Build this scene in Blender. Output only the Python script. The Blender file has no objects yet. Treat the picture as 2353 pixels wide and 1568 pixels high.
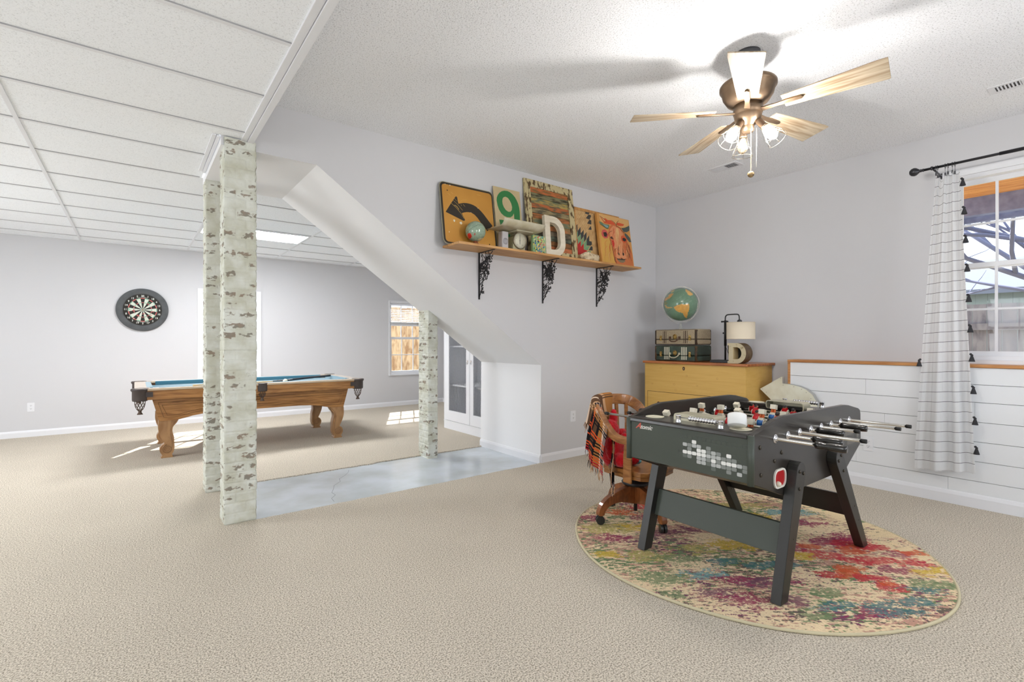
import bpy, bmesh, math, random
import numpy as np
from mathutils import Vector, Matrix
from mathutils.geometry import tessellate_polygon

sc = bpy.context.scene
COL = sc.collection
R = math.radians
PI = math.pi
random.seed(7)

# ------------------------------------------------------------ camera, world, sun, exposure
cam_d = bpy.data.cameras.new('camera')
cam = bpy.data.objects.new('camera', cam_d)
COL.objects.link(cam)
cam.location = (0, 0, 1.22)
cam.rotation_euler = (R(90), 0, R(-37.5))
cam_d.sensor_width = 36.0
cam_d.lens = 36.0 * 1131.0 / 2353.0
cam_d.shift_y = 2.0 / 2353.0
cam_d.clip_start = 0.05
sc.camera = cam

w = bpy.data.worlds.new('sky')
sc.world = w
w.use_nodes = True
wn = w.node_tree.nodes
bg = wn['Background']
bg.inputs[0].default_value = (0.80, 0.90, 1.0, 1)
bg.inputs[1].default_value = 2.2

sun_d = bpy.data.lights.new('sun', 'SUN')
sun_d.energy = 14.0
sun_d.angle = R(0.6)
sun_d.color = (1.0, 0.95, 0.87)
sun = bpy.data.objects.new('sun', sun_d)
COL.objects.link(sun)
sun.location = (6, 14, 9)
sun.rotation_euler = Vector((-0.3505, -0.736, -0.579)).to_track_quat('-Z', 'Y').to_euler()

def area(name, loc, size, size_y, direction, power, color=(1, 1, 1), portal=False):
    d = bpy.data.lights.new(name, 'AREA')
    d.shape = 'RECTANGLE'
    d.size = size
    d.size_y = size_y
    d.energy = power
    d.color = color
    if portal:
        d.cycles.is_portal = True
    o = bpy.data.objects.new(name, d)
    COL.objects.link(o)
    o.location = loc
    o.rotation_euler = Vector(direction).to_track_quat('-Z', 'Z').to_euler()
    return o

# portals at the visible windows, then unseen area lights added as fill
area('daylight_far_window', (1.19, 8.95, 1.30), 0.80, 1.30, (0, -1, 0), 1, portal=True)
area('daylight_far_window', (4.22, 8.95, 1.05), 0.80, 0.85, (0, -1, 0), 1, portal=True)
area('daylight_side_window', (5.28, 0.57, 1.80), 0.85, 1.30, (-1, 0, 0), 1, portal=True)
area('added_rear_fill', (0.4, -1.86, 1.55), 1.5, 1.3, (0, 1, 0.9), 36, (0.90, 0.95, 1.0))  # added fill behind the camera, tilted up to brighten the ceiling
area('added_rear_fill', (3.3, -1.86, 1.55), 1.5, 1.3, (0, 1, 0), 42, (0.95, 0.97, 1.0))  # second added fill light behind the camera
area('added_left_fill', (-3.46, 1.6, 1.5), 1.5, 1.3, (1, 0, 0.4), 44, (0.90, 0.95, 1.0))  # added fill from the unseen left side, tilted upward
area('added_left_fill', (-3.46, 6.0, 1.5), 1.6, 1.3, (1, 0, 0.1), 78, (0.92, 0.96, 1.0))  # added fill for the back of the left room
area('added_ceiling_fill', (-2.5, 5.2, 2.57), 1.14, .54, (0, 0, -1), 34, (1.0, 0.99, 0.97))  # unseen light added to lift the floor and soften the pool table's shadow
area('added_ceiling_fill', (-1.78, 1.51, 2.57), 1.14, .54, (0, 0, -1), 16, (1.0, 0.98, 0.95))  # unseen light added to brighten the front left
sc.cycles.diffuse_bounces = 6
sc.cycles.max_bounces = 12

sc.view_settings.view_transform = 'Standard'
sc.view_settings.look = 'None'
sc.view_settings.gamma = 1.0
sc.view_settings.use_curve_mapping = False
sc.view_settings.exposure = 0.18

# ------------------------------------------------------------ materials
def lin(c):
    return tuple(((x / 255.0) / 12.92 if x / 255.0 <= 0.04045 else ((x / 255.0 + 0.055) / 1.055) ** 2.4) for x in c)

MATS = {}
def mat(name, col, rough=0.5, metal=0.0, spec=0.5, bump=None, var=None, coat=0.0, emit=None, trans=0.0, alpha=1.0, sheen=0.0):
    if name in MATS:
        return MATS[name]
    m = bpy.data.materials.new(name)
    m.use_nodes = True
    nt = m.node_tree
    N, L = nt.nodes, nt.links
    b = N['Principled BSDF']
    b.inputs['Base Color'].default_value = (*lin(col), 1)
    b.inputs['Roughness'].default_value = rough
    b.inputs['Metallic'].default_value = metal
    b.inputs['Specular IOR Level'].default_value = spec
    b.inputs['Coat Weight'].default_value = coat
    b.inputs['Transmission Weight'].default_value = trans
    b.inputs['Alpha'].default_value = alpha
    if sheen:
        b.inputs['Sheen Weight'].default_value = sheen
    if emit:
        b.inputs['Emission Color'].default_value = (*lin(emit[0]), 1)
        b.inputs['Emission Strength'].default_value = emit[1]
    tc = N.new('ShaderNodeTexCoord')
    if var:                                  # (scale, colour 2, low, high, (sx,sy,sz))
        mp = N.new('ShaderNodeMapping')
        mp.inputs['Scale'].default_value = var[4] if len(var) > 4 else (1, 1, 1)
        L.new(tc.outputs['Object'], mp.inputs[0])
        n = N.new('ShaderNodeTexNoise')
        n.inputs['Scale'].default_value = var[0]
        n.inputs['Detail'].default_value = 5
        L.new(mp.outputs[0], n.inputs['Vector'])
        r = N.new('ShaderNodeValToRGB')
        r.color_ramp.elements[0].position = var[2]
        r.color_ramp.elements[1].position = var[3]
        r.color_ramp.elements[0].color = (*lin(var[1]), 1)
        r.color_ramp.elements[1].color = (*lin(col), 1)
        L.new(n.outputs['Fac'], r.inputs[0])
        L.new(r.outputs[0], b.inputs['Base Color'])
    if bump:                                 # (scale, strength, distance)
        n = N.new('ShaderNodeTexNoise')
        n.inputs['Scale'].default_value = bump[0]
        n.inputs['Detail'].default_value = 3
        L.new(tc.outputs['Object'], n.inputs['Vector'])
        bp = N.new('ShaderNodeBump')
        bp.inputs['Strength'].default_value = bump[1]
        bp.inputs['Distance'].default_value = bump[2] if len(bump) > 2 else 0.01
        L.new(n.outputs['Fac'], bp.inputs['Height'])
        L.new(bp.outputs[0], b.inputs['Normal'])
    MATS[name] = m
    return m

def wood(name, c1, c2, sc3=(1, 14, 14), scale=3.0, rough=0.45, coat=0.0, spec=0.4):
    """wood grain: noise stretched along one axis, with darker streaks"""
    if name in MATS:
        return MATS[name]
    m = bpy.data.materials.new(name)
    m.use_nodes = True
    nt = m.node_tree
    N, L = nt.nodes, nt.links
    b = N['Principled BSDF']
    b.inputs['Roughness'].default_value = rough
    b.inputs['Coat Weight'].default_value = coat
    b.inputs['Specular IOR Level'].default_value = spec
    tc = N.new('ShaderNodeTexCoord')
    mp = N.new('ShaderNodeMapping')
    mp.inputs['Scale'].default_value = sc3
    L.new(tc.outputs['Object'], mp.inputs[0])
    n = N.new('ShaderNodeTexNoise')
    n.inputs['Scale'].default_value = scale
    n.inputs['Detail'].default_value = 6
    n.inputs['Distortion'].default_value = 0.6
    L.new(mp.outputs[0], n.inputs['Vector'])
    r = N.new('ShaderNodeValToRGB')
    r.color_ramp.elements[0].position = 0.34
    r.color_ramp.elements[1].position = 0.62
    r.color_ramp.elements[0].color = (*lin(c2), 1)
    r.color_ramp.elements[1].color = (*lin(c1), 1)
    L.new(n.outputs['Fac'], r.inputs[0])
    L.new(r.outputs[0], b.inputs['Base Color'])
    bp = N.new('ShaderNodeBump')
    bp.inputs['Strength'].default_value = 0.15
    bp.inputs['Distance'].default_value = 0.003
    L.new(n.outputs['Fac'], bp.inputs['Height'])
    L.new(bp.outputs[0], b.inputs['Normal'])
    MATS[name] = m
    return m

def attr_mat(name, rough=0.8, bump=None, spec=0.3, coat=0):
    """colour from the mesh's own colour attribute (designs, maps, plaids)"""
    if name in MATS:
        return MATS[name]
    m = mat(name, (128, 128, 128), rough, bump=bump, spec=spec, coat=coat)
    a = m.node_tree.nodes.new('ShaderNodeAttribute')
    a.attribute_name = 'design'
    m.node_tree.links.new(a.outputs['Color'], m.node_tree.nodes['Principled BSDF'].inputs['Base Color'])
    return m

def speckle(name, c1, c2, scale, lo, hi, rough, bscale, bstr, bdist, big=None):
    """fine two-tone speckle with its own relief (carpet loops, ceiling texture)"""
    m = mat(name, c1, rough, spec=0.2, var=(scale, c2, lo, hi), bump=(bscale, bstr, bdist))
    if big:
        nt = m.node_tree
        N, L = nt.nodes, nt.links
        b = N['Principled BSDF']
        src = b.inputs['Base Color'].links[0].from_socket
        tc = N.new('ShaderNodeTexCoord')
        n = N.new('ShaderNodeTexNoise')
        n.inputs['Scale'].default_value = big[0]
        n.inputs['Detail'].default_value = 6
        L.new(tc.outputs['Object'], n.inputs['Vector'])
        r = N.new('ShaderNodeValToRGB')
        r.color_ramp.elements[0].position = 0.3
        r.color_ramp.elements[1].position = 0.7
        r.color_ramp.elements[0].color = (big[1],) * 3 + (1,)
        r.color_ramp.elements[1].color = (1, 1, 1, 1)
        L.new(n.outputs['Fac'], r.inputs[0])
        mx = N.new('ShaderNodeMix')
        mx.data_type = 'RGBA'
        mx.blend_type = 'MULTIPLY'
        mx.inputs[0].default_value = 1
        L.new(src, mx.inputs[6])
        L.new(r.outputs[0], mx.inputs[7])
        L.new(mx.outputs[2], b.inputs['Base Color'])
    return m

M_wall = mat('wall_paint', (205, 205, 208), 0.75, spec=0.25, bump=(160, 0.06, 0.002))
M_white = mat('white_paint', (234, 234, 236), 0.55, spec=0.3, bump=(60, 0.08, 0.002))
M_trim = mat('trim_paint', (226, 227, 231), 0.4, spec=0.4)
M_carpet = speckle('carpet', (226, 216, 200), (150, 140, 124), 150, 0.36, 0.58, 0.95, 170, 1.0, 0.007, big=(2.2, 0.95))
M_pop = speckle('popcorn_ceiling', (241, 243, 247), (196, 198, 202), 120, 0.30, 0.46, 0.9, 110, 0.7, 0.006)
M_tile = speckle('ceiling_tile', (243, 246, 250), (216, 219, 223), 170, 0.30, 0.45, 0.85, 150, 0.35, 0.003)
M_conc = mat('painted_concrete', (198, 206, 214), 0.20, spec=0.5, var=(3, (182, 188, 190), 0.35, 0.65), bump=(30, 0.05, 0.002))
M_black = mat('black_metal', (22, 22, 24), 0.4, spec=0.5)
M_chrome = mat('chrome', (215, 215, 218), 0.16, metal=1.0)
M_dark = mat('dark_gap', (18, 17, 16), 0.9, spec=0.1)
M_glass = None
def make_glass():
    m = bpy.data.materials.new('window_glass')
    m.use_nodes = True
    N, L = m.node_tree.nodes, m.node_tree.links
    N.remove(N['Principled BSDF'])
    t = N.new('ShaderNodeBsdfTransparent')
    g = N.new('ShaderNodeBsdfGlossy')
    g.inputs['Roughness'].default_value = 0.02
    mx = N.new('ShaderNodeMixShader')
    mx.inputs[0].default_value = 0.012
    L.new(t.outputs[0], mx.inputs[1])
    L.new(g.outputs[0], mx.inputs[2])
    L.new(mx.outputs[0], N['Material Output'].inputs['Surface'])
    return m
M_glass = make_glass()

def brick_mat():
    """off-white painted brick with worn patches where the brick shows"""
    m = mat('painted_brick', (205, 207, 196), 0.85, spec=0.15)
    N, L = m.node_tree.nodes, m.node_tree.links
    b = N['Principled BSDF']
    at = N.new('ShaderNodeAttribute')
    at.attribute_name = 'wear'
    tc = N.new('ShaderNodeTexCoord')
    def noise(scale, s3, det=4):
        mp = N.new('ShaderNodeMapping')
        mp.inputs['Scale'].default_value = s3
        L.new(tc.outputs['Object'], mp.inputs[0])
        n = N.new('ShaderNodeTexNoise')
        n.inputs['Scale'].default_value = scale
        n.inputs['Detail'].default_value = det
        L.new(mp.outputs[0], n.inputs['Vector'])
        return n
    n1 = noise(30, (1, 1, 1.5), 8)
    add = N.new('ShaderNodeMath')
    add.operation = 'ADD'
    L.new(at.outputs['Fac'], add.inputs[0])
    add.use_clamp = False
    L.new(n1.outputs['Fac'], add.inputs[1])
    r = N.new('ShaderNodeValToRGB')
    r.color_ramp.elements[0].position = 0.56
    r.color_ramp.elements[1].position = 0.70
    r.color_ramp.elements[0].color = (0, 0, 0, 1)
    r.color_ramp.elements[1].color = (.82, .82, .82, 1)
    L.new(add.outputs[0], r.inputs[0])
    n2 = noise(26, (1, 1, 1), 3)
    r2 = N.new('ShaderNodeValToRGB')
    r2.color_ramp.elements[0].position = 0.42
    r2.color_ramp.elements[1].position = 0.6
    r2.color_ramp.elements[0].color = (*lin((112, 104, 92)), 1)
    r2.color_ramp.elements[1].color = (*lin((132, 112, 96)), 1)
    L.new(n2.outputs['Fac'], r2.inputs[0])
    n3 = noise(9, (1, 1, 1), 4)
    r3 = N.new('ShaderNodeValToRGB')
    r3.color_ramp.elements[0].position = 0.35
    r3.color_ramp.elements[1].position = 0.65
    r3.color_ramp.elements[0].color = (*lin((192, 192, 176)), 1)
    r3.color_ramp.elements[1].color = (*lin((214, 216, 208)), 1)
    L.new(n3.outputs['Fac'], r3.inputs[0])
    mx = N.new('ShaderNodeMix')
    mx.data_type = 'RGBA'
    L.new(r.outputs[0], mx.inputs[0])
    L.new(r3.outputs[0], mx.inputs[6])
    L.new(r2.outputs[0], mx.inputs[7])
    L.new(mx.outputs[2], b.inputs['Base Color'])
    bp = N.new('ShaderNodeBump')
    bp.inputs['Strength'].default_value = 0.5
    bp.inputs['Distance'].default_value = 0.006
    L.new(n1.outputs['Fac'], bp.inputs['Height'])
    L.new(bp.outputs[0], b.inputs['Normal'])
    return m
M_brick = brick_mat()

# ------------------------------------------------------------ mesh builder
class MB:
    """collects shapes; build() links them as ONE mesh object. off = position of the parent root"""
    def __init__(s, off=(0, 0, 0)):
        s.v, s.f, s.mi, s.sm, s.col = [], [], [], [], []
        s.off = Vector(off)
        s.m = 0
    def add(s, vs, fs, smooth=False):
        b = len(s.v)
        s.v += [Vector(p) for p in vs]
        for f in fs:
            s.f.append([b + i for i in f])
            s.mi.append(s.m)
            s.sm.append(smooth)
        return b
    def box(s, lo, hi, T=None):
        x0, y0, z0 = lo
        x1, y1, z1 = hi
        vs = [(x0, y0, z0), (x1, y0, z0), (x1, y1, z0), (x0, y1, z0), (x0, y0, z1), (x1, y0, z1), (x1, y1, z1), (x0, y1, z1)]
        if T:
            vs = [T @ Vector(p) for p in vs]
        s.add(vs, [(3, 2, 1, 0), (4, 5, 6, 7), (0, 1, 5, 4), (1, 2, 6, 5), (2, 3, 7, 6), (3, 0, 4, 7)])
    def cyl(s, p0, p1, r0, r1=None, n=16, caps=True):
        p0, p1 = Vector(p0), Vector(p1)
        r1 = r0 if r1 is None else r1
        q = (p1 - p0).to_track_quat('Z', 'Y')
        ring = [q @ Vector((math.cos(2 * PI * i / n), math.sin(2 * PI * i / n), 0)) for i in range(n)]
        b = s.add([p0 + d * r0 for d in ring] + [p1 + d * r1 for d in ring],
                  [(i, (i + 1) % n, n + (i + 1) % n, n + i) for i in range(n)], True)
        if caps:
            s.f += [[b + i for i in reversed(range(n))], [b + n + i for i in range(n)]]
            s.mi += [s.m] * 2
            s.sm += [False] * 2
    def tube(s, pts, r, n=8, closed=False, flat=1.0, up=None):
        """swept tube; flat squeezes the section across 'up'"""
        pts = [Vector(p) for p in pts]
        N = len(pts)
        rr = r if isinstance(r, (list, tuple)) else [r] * N
        vs, nrm = [], None
        for i, p in enumerate(pts):
            a = pts[(i - 1) % N] if (closed or i > 0) else p
            c = pts[(i + 1) % N] if (closed or i < N - 1) else p
            t = (c - a).normalized()
            if up is not None:
                side = t.cross(Vector(up)).normalized()
                nrm = side.cross(t).normalized()
            elif nrm is None:
                ref = Vector((0, 0, 1)) if abs(t.z) < 0.9 else Vector((1, 0, 0))
                nrm = t.cross(ref).cross(t).normalized()
                side = t.cross(nrm)
            else:
                nrm = (nrm - t * nrm.dot(t)).normalized()
                side = t.cross(nrm)
            for k in range(n):
                an = 2 * PI * k / n
                vs.append(p + nrm * (math.cos(an) * rr[i]) + side * (math.sin(an) * rr[i] * flat))
        fs = []
        for i in range(N if closed else N - 1):
            j = (i + 1) % N
            for k in range(n):
                l = (k + 1) % n
                fs.append((i * n + k, i * n + l, j * n + l, j * n + k))
        b = s.add(vs, fs, True)
        if not closed:
            s.f += [[b + k for k in reversed(range(n))], [b + (N - 1) * n + k for k in range(n)]]
            s.mi += [s.m] * 2
            s.sm += [False] * 2
    def sweep(s, pts, w, h, ups):
        """rectangular section w (sideways) x h (along up) swept on pts; ups one vector or a list"""
        pts = [Vector(p) for p in pts]
        N = len(pts)
        vs = []
        for i, p in enumerate(pts):
            t = (pts[min(i + 1, N - 1)] - pts[max(i - 1, 0)]).normalized()
            u = Vector(ups[i] if isinstance(ups, list) else ups)
            side = t.cross(u).normalized()
            u2 = side.cross(t).normalized()
            wi = w[i] if isinstance(w, list) else w
            hi = h[i] if isinstance(h, list) else h
            for a, c in ((-1, -1), (1, -1), (1, 1), (-1, 1)):
                vs.append(p + side * (a * wi / 2) + u2 * (c * hi / 2))
        fs = []
        for i in range(N - 1):
            for k in range(4):
                l = (k + 1) % 4
                fs.append((i * 4 + k, i * 4 + l, i * 4 + 4 + l, i * 4 + 4 + k))
        fs += [(3, 2, 1, 0), (N * 4 - 4, N * 4 - 3, N * 4 - 2, N * 4 - 1)]
        s.add(vs, fs, False)
    def lathe(s, prof, c=(0, 0, 0), n=24, T=None, sx=1.0, sy=1.0, smooth=True):
        c = Vector(c)
        vs = []
        for r, z in prof:
            for k in range(n):
                a = 2 * PI * k / n
                p = Vector((r * sx * math.cos(a), r * sy * math.sin(a), z))
                if T:
                    p = T @ p
                vs.append(c + p)
        fs = []
        for i in range(len(prof) - 1):
            for k in range(n):
                l = (k + 1) % n
                fs.append((i * n + k, i * n + l, (i + 1) * n + l, (i + 1) * n + k))
        b = s.add(vs, fs, smooth)
        for ring, (r, z) in ((0, prof[0]), (len(prof) - 1, prof[-1])):
            if r > 1e-4:
                s.f.append([b + ring * n + k for k in (reversed(range(n)) if ring == 0 else range(n))])
                s.mi.append(s.m)
                s.sm.append(False)
    def prism(s, poly, a, b, axis='y', holes=(), T=None, smooth=False):
        """2-D outline pushed from a to b along axis; outline coordinates are the two other axes in order"""
        loops = [list(poly)] + [list(h) for h in holes]
        def p3(q, d):
            p = {'x': (d, q[0], q[1]), 'y': (q[0], d, q[1]), 'z': (q[0], q[1], d)}[axis]
            return T @ Vector(p) if T else Vector(p)
        flat = [q for l in loops for q in l]
        n = len(flat)
        tris = tessellate_polygon([[Vector((q[0], q[1], 0)) for q in l] for l in loops])
        vs = [p3(q, a) for q in flat] + [p3(q, b) for q in flat]
        fs = [tuple(t) for t in tris] + [tuple(n + i for i in reversed(t)) for t in tris]
        s.add(vs, fs, False)
        base = len(s.v) - 2 * n
        st = 0
        for l in loops:
            k = len(l)
            for i in range(k):
                j = (i + 1) % k
                s.f.append([base + st + i, base + st + j, base + n + st + j, base + n + st + i])
                s.mi.append(s.m)
                s.sm.append(smooth)
            st += k
    def poly(s, pts):
        """flat filled outline from 3-D points"""
        pts = [Vector(p) for p in pts]
        nrm = Vector((0, 0, 0))
        for i in range(len(pts)):
            nrm += pts[i].cross(pts[(i + 1) % len(pts)])
        ax = max(range(3), key=lambda k: abs(nrm[k]))
        q = [Vector([p[k] for k in range(3) if k != ax] + [0]) for p in pts]
        s.add(pts, [tuple(t) for t in tessellate_polygon([q])])
    def sph(s, c, r, n=16, sc3=(1, 1, 1), T=None):
        prof = [(math.sin(PI * i / n), -math.cos(PI * i / n)) for i in range(n + 1)]
        vs, m2 = [], n * 2 if n < 16 else n + 8
        c = Vector(c)
        for pr, pz in prof:
            for k in range(m2):
                a = 2 * PI * k / m2
                p = Vector((pr * math.cos(a) * r * sc3[0], pr * math.sin(a) * r * sc3[1], pz * r * sc3[2]))
                if T:
                    p = T @ p
                vs.append(c + p)
        fs = []
        for i in range(n):
            for k in range(m2):
                l = (k + 1) % m2
                fs.append((i * m2 + k, i * m2 + l, (i + 1) * m2 + l, (i + 1) * m2 + k))
        s.add(vs, fs, True)
    def grid(s, fn, nu, nv, smooth=True, mfn=None):
        vs = [fn(i / nu, j / nv) for j in range(nv + 1) for i in range(nu + 1)]
        b = len(s.v)
        s.v += [Vector(p) for p in vs]
        for j in range(nv):
            for i in range(nu):
                s.f.append([b + j * (nu + 1) + i, b + j * (nu + 1) + i + 1, b + (j + 1) * (nu + 1) + i + 1, b + (j + 1) * (nu + 1) + i])
                s.mi.append(mfn(i, j) if mfn else s.m)
                s.sm.append(smooth)
        return b
    def build(s, name, mats, parent=None, bevel=0, seg=2, solid=0, uv=None, colors=None, weld=True):
        me = bpy.data.meshes.new(name)
        me.from_pydata([tuple(p - s.off) for p in s.v], [], s.f)
        if not isinstance(mats, (list, tuple)):
            mats = [mats]
        for m in mats:
            me.materials.append(m)
        me.polygons.foreach_set('material_index', s.mi)
        me.polygons.foreach_set('use_smooth', s.sm)
        if colors is not None:
            at = me.color_attributes.new('design', 'FLOAT_COLOR', 'POINT')
            at.data.foreach_set('color', np.asarray(colors, dtype=np.float32).ravel())
        if uv is not None:
            ul = me.uv_layers.new(name='UVMap')
            li = np.zeros(len(me.loops), dtype=np.int32)
            me.loops.foreach_get('vertex_index', li)
            ul.data.foreach_set('uv', np.asarray(uv, dtype=np.float32)[li].ravel())
        me.update()
        if colors is None and uv is None:
            bm = bmesh.new()
            bm.from_mesh(me)
            if weld:
                bmesh.ops.remove_doubles(bm, verts=bm.verts, dist=1e-6)
            bmesh.ops.recalc_face_normals(bm, faces=bm.faces)
            bm.to_mesh(me)
            bm.free()
        o = bpy.data.objects.new(name, me)
        COL.objects.link(o)
        if parent:
            o.parent = parent
        if bevel:
            md = o.modifiers.new('edge', 'BEVEL')
            md.width = bevel
            md.segments = seg
            md.limit_method = 'ANGLE'
            md.angle_limit = R(40)
        if solid:
            md = o.modifiers.new('thick', 'SOLIDIFY')
            md.thickness = solid
        return o

def thing(name, label, cat, loc=(0, 0, 0), rz=0, group=None):
    o = bpy.data.objects.new(name, None)
    o.empty_display_size = 0.1
    COL.objects.link(o)
    o.location = loc
    o.rotation_euler = (0, 0, rz)
    return tag(o, label, cat, group)

def tag(o, label, cat, group=None):
    o['label'] = label
    o['category'] = cat
    if group:
        o['group'] = group
    return o

def struct(o, label=None):
    o['kind'] = 'structure'
    if label:
        o['label'] = label
    return o

_tcache = {}
def text_into(mb, body, size, mtx, extrude=.0004, align='CENTER', shear=0.0, bold=0.0):
    """adds real letter geometry to a mesh builder"""
    key = (body, size, extrude, align, shear, bold)
    if key not in _tcache:
        c = bpy.data.curves.new('t', 'FONT')
        c.body, c.size, c.align_x, c.align_y, c.extrude, c.shear, c.offset = body, size, align, 'CENTER', extrude, shear, bold
        o = bpy.data.objects.new('t', c)
        me = bpy.data.meshes.new_from_object(o)
        _tcache[key] = ([v.co.copy() for v in me.vertices], [tuple(p.vertices) for p in me.polygons])
        bpy.data.objects.remove(o)
        bpy.data.curves.remove(c)
        bpy.data.meshes.remove(me)
    vs, fs = _tcache[key]
    mb.add([mtx @ v + mb.off for v in vs], fs)

def copy_tree(o, parent=None):
    c = o.copy()
    COL.objects.link(c)
    c.parent = parent
    for ch in list(o.children):
        copy_tree(ch, c)
    return c

def arc(cx, cy, r, a0, a1, n):
    return [(cx + r * math.cos(R(a0 + (a1 - a0) * i / n)), cy + r * math.sin(R(a0 + (a1 - a0) * i / n))) for i in range(n + 1)]

def rrect(x0, y0, x1, y1, r, n=4):
    return arc(x1 - r, y1 - r, r, 0, 90, n) + arc(x0 + r, y1 - r, r, 90, 180, n) + arc(x0 + r, y0 + r, r, 180, 270, n) + arc(x1 - r, y0 + r, r, 270, 360, n)

def lerp(a, b, t):
    return tuple(x + (y - x) * t for x, y in zip(a, b))

def smoothpath(pts, k=6):
    """Catmull-Rom through the points"""
    P = [Vector(p) for p in pts]
    P = [P[0] * 2 - P[1]] + P + [P[-1] * 2 - P[-2]]
    out = []
    for i in range(1, len(P) - 2):
        for j in range(k):
            t = j / k
            out.append(0.5 * ((2 * P[i]) + (P[i + 1] - P[i - 1]) * t + (2 * P[i - 1] - 5 * P[i] + 4 * P[i + 1] - P[i + 2]) * t * t
                              + (3 * P[i] - P[i - 1] - 3 * P[i + 1] + P[i + 2]) * t ** 3))
    out.append(P[-2])
    return out

def homog(q):
    """maps the drawing coordinates of a skewed quad (TL, TR, BR, BL) to the unit square (u right, v down)"""
    A, b = [], []
    for (x, y), (u, v) in zip(q, ((0, 0), (1, 0), (1, 1), (0, 1))):
        A.append([x, y, 1, 0, 0, 0, -u * x, -u * y]); b.append(u)
        A.append([0, 0, 0, x, y, 1, -v * x, -v * y]); b.append(v)
    h = np.linalg.solve(np.array(A, float), np.array(b, float))
    def f(x, y):
        d = h[6] * x + h[7] * y + 1
        return ((h[0] * x + h[1] * y + h[2]) / d, (h[3] * x + h[4] * y + h[5]) / d)
    return f

def vnoise(x, y, seed=0):
    """smooth value noise on numpy arrays"""
    xi, yi = np.floor(x).astype(np.int64), np.floor(y).astype(np.int64)
    xf, yf = x - xi, y - yi
    xf, yf = xf * xf * (3 - 2 * xf), yf * yf * (3 - 2 * yf)
    def hsh(a, b):
        n = (a * 374761393 + b * 668265263 + seed * 1442695041) & 0x7fffffff
        n = ((n ^ (n >> 13)) * 1274126177) & 0x7fffffff
        return ((n ^ (n >> 16)) & 0xffff) / 65535.0
    return (hsh(xi, yi) * (1 - xf) + hsh(xi + 1, yi) * xf) * (1 - yf) + (hsh(xi, yi + 1) * (1 - xf) + hsh(xi + 1, yi + 1) * xf) * yf

# ============================================================ THE SETTING
YW, XW, XL, YF, YB, XLW = 3.76, 5.13, 4.905, 8.79, -1.70, -3.30   # shelf wall, window wall, wainscot face, far wall, rear wall, left wall
ZC, ZL = 2.883, 2.585                                             # main ceiling, dropped ceiling

# floor: carpet everywhere but the bare strip under the stair
b = MB()
b.box((XLW - .2, YB - .2, -0.12), (XW + .2, YF + .2, -0.015))
struct(b.build('floor', M_conc))
b = MB()
def carpet_edge(y, x0, x1, n, amp):
    return [(x0 + (x1 - x0) * i / n, y + amp * (random.random() - .5)) for i in range(n + 1)]
poly1 = [(XLW, YB), (XW, YB), (XW, YW)] + [(3.25, YW)] + list(reversed(carpet_edge(YW - .005, 0.68, 3.235, 60, .012))) + [(0.62, YW), (0.62, 4.78)] + \
        carpet_edge(4.775, 0.625, 1.9, 40, .014) + carpet_edge(4.80, 1.95, 3.24, 40, .014) + [(3.25, 4.84), (XW, 4.84), (XW, YF), (XLW, YF)]
b.prism(poly1, -0.016, 0.0, 'z')
struct(b.build('floor', M_carpet), 'beige speckled loop carpet')
b = MB()
b.box((0.44, YW - .03, -0.014), (3.26, 4.86, -0.010))
struct(b.build('floor', M_conc), 'bare pale blue painted concrete strip under the stair')
# thin crack wandering over the concrete
b = MB()
cp = [(1.62, 4.70), (1.60, 4.62), (1.53, 4.52), (1.47, 4.45), (1.45, 4.36), (1.36, 4.27), (1.33, 4.18), (1.27, 4.08), (1.29, 4.0), (1.24, 3.93), (1.21, 3.84)]
cp = [(x + random.uniform(-.012, .012), y) for x, y in cp]
b.sweep([(x, y, -0.0098) for x, y in cp], 0.0035, 0.0008, (0, 0, 1))
struct(b.build('trim_1', mat('crack', (120, 125, 126), .9)), 'crack in the concrete strip')

# shelf wall with the sloping stair soffit cut out of it (one thick block as deep as the stair)
b = MB()
out = [(.455, 2.53), (1.07, 2.527), (3.255, .985), (3.247, -0.014), (XW + .2, -0.014), (XW + .2, ZC), (.455, ZC)]
b.prism(out, YW, 4.84, 'y')
o = b.build('wall_back', [M_wall, M_white])
for p in o.data.polygons:
    c = p.center
    if abs(p.normal.y) < 0.9 and c.x < 3.3 and c.z < 2.6:
        p.material_index = 1
    elif abs(p.normal.x) > .9 and c.x < 0.5:
        p.material_index = 1
struct(o)
# window wall with its opening (wall face x = XW)
WY0, WY1, WZ0, WZ1 = 0.256, .975, 1.082, 2.515
def wall_x(name, x0, x1, y0, y1, z0, z1, holes, m):
    b = MB()
    b.prism([(y0, z0), (y1, z0), (y1, z1), (y0, z1)], x0, x1, 'x', holes=[[(a, c), (d, c), (d, e), (a, e)] for a, d, c, e in holes])
    return struct(b.build(name, m))
def wall_y(name, y0, y1, x0, x1, z0, z1, holes, m):
    b = MB()
    b.prism([(x0, z0), (x1, z0), (x1, z1), (x0, z1)], y0, y1, 'y', holes=[[(a, c), (d, c), (d, e), (a, e)] for a, d, c, e in holes])
    return struct(b.build(name, m))
wall_x('wall_right', XW, XW + .15, YB, YW, 0, ZC, [(WY0, WY1, WZ0, WZ1)], M_wall)
wall_x('wall_left', XLW - .15, XLW, YB, YF, 0, ZC, [(0.85, 2.35, .85, 2.15), (5.2, 6.8, .85, 2.15)], M_wall)
wall_y('wall_front', YB - .15, YB, XLW, XW, 0, ZC, [(-.35, 1.15, .9, 2.2), (2.55, 4.05, .9, 2.2)], M_wall)
wall_y('wall_far', YF, YF + .15, XLW, XW, 0, ZC, [(.80, 1.58, .60, 1.985), (3.83, 4.61, .60, 1.985)], M_wall)
wall_x('wall_side', 4.98, 5.1, 4.84, YF, 0, ZC, [], M_wall)
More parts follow.
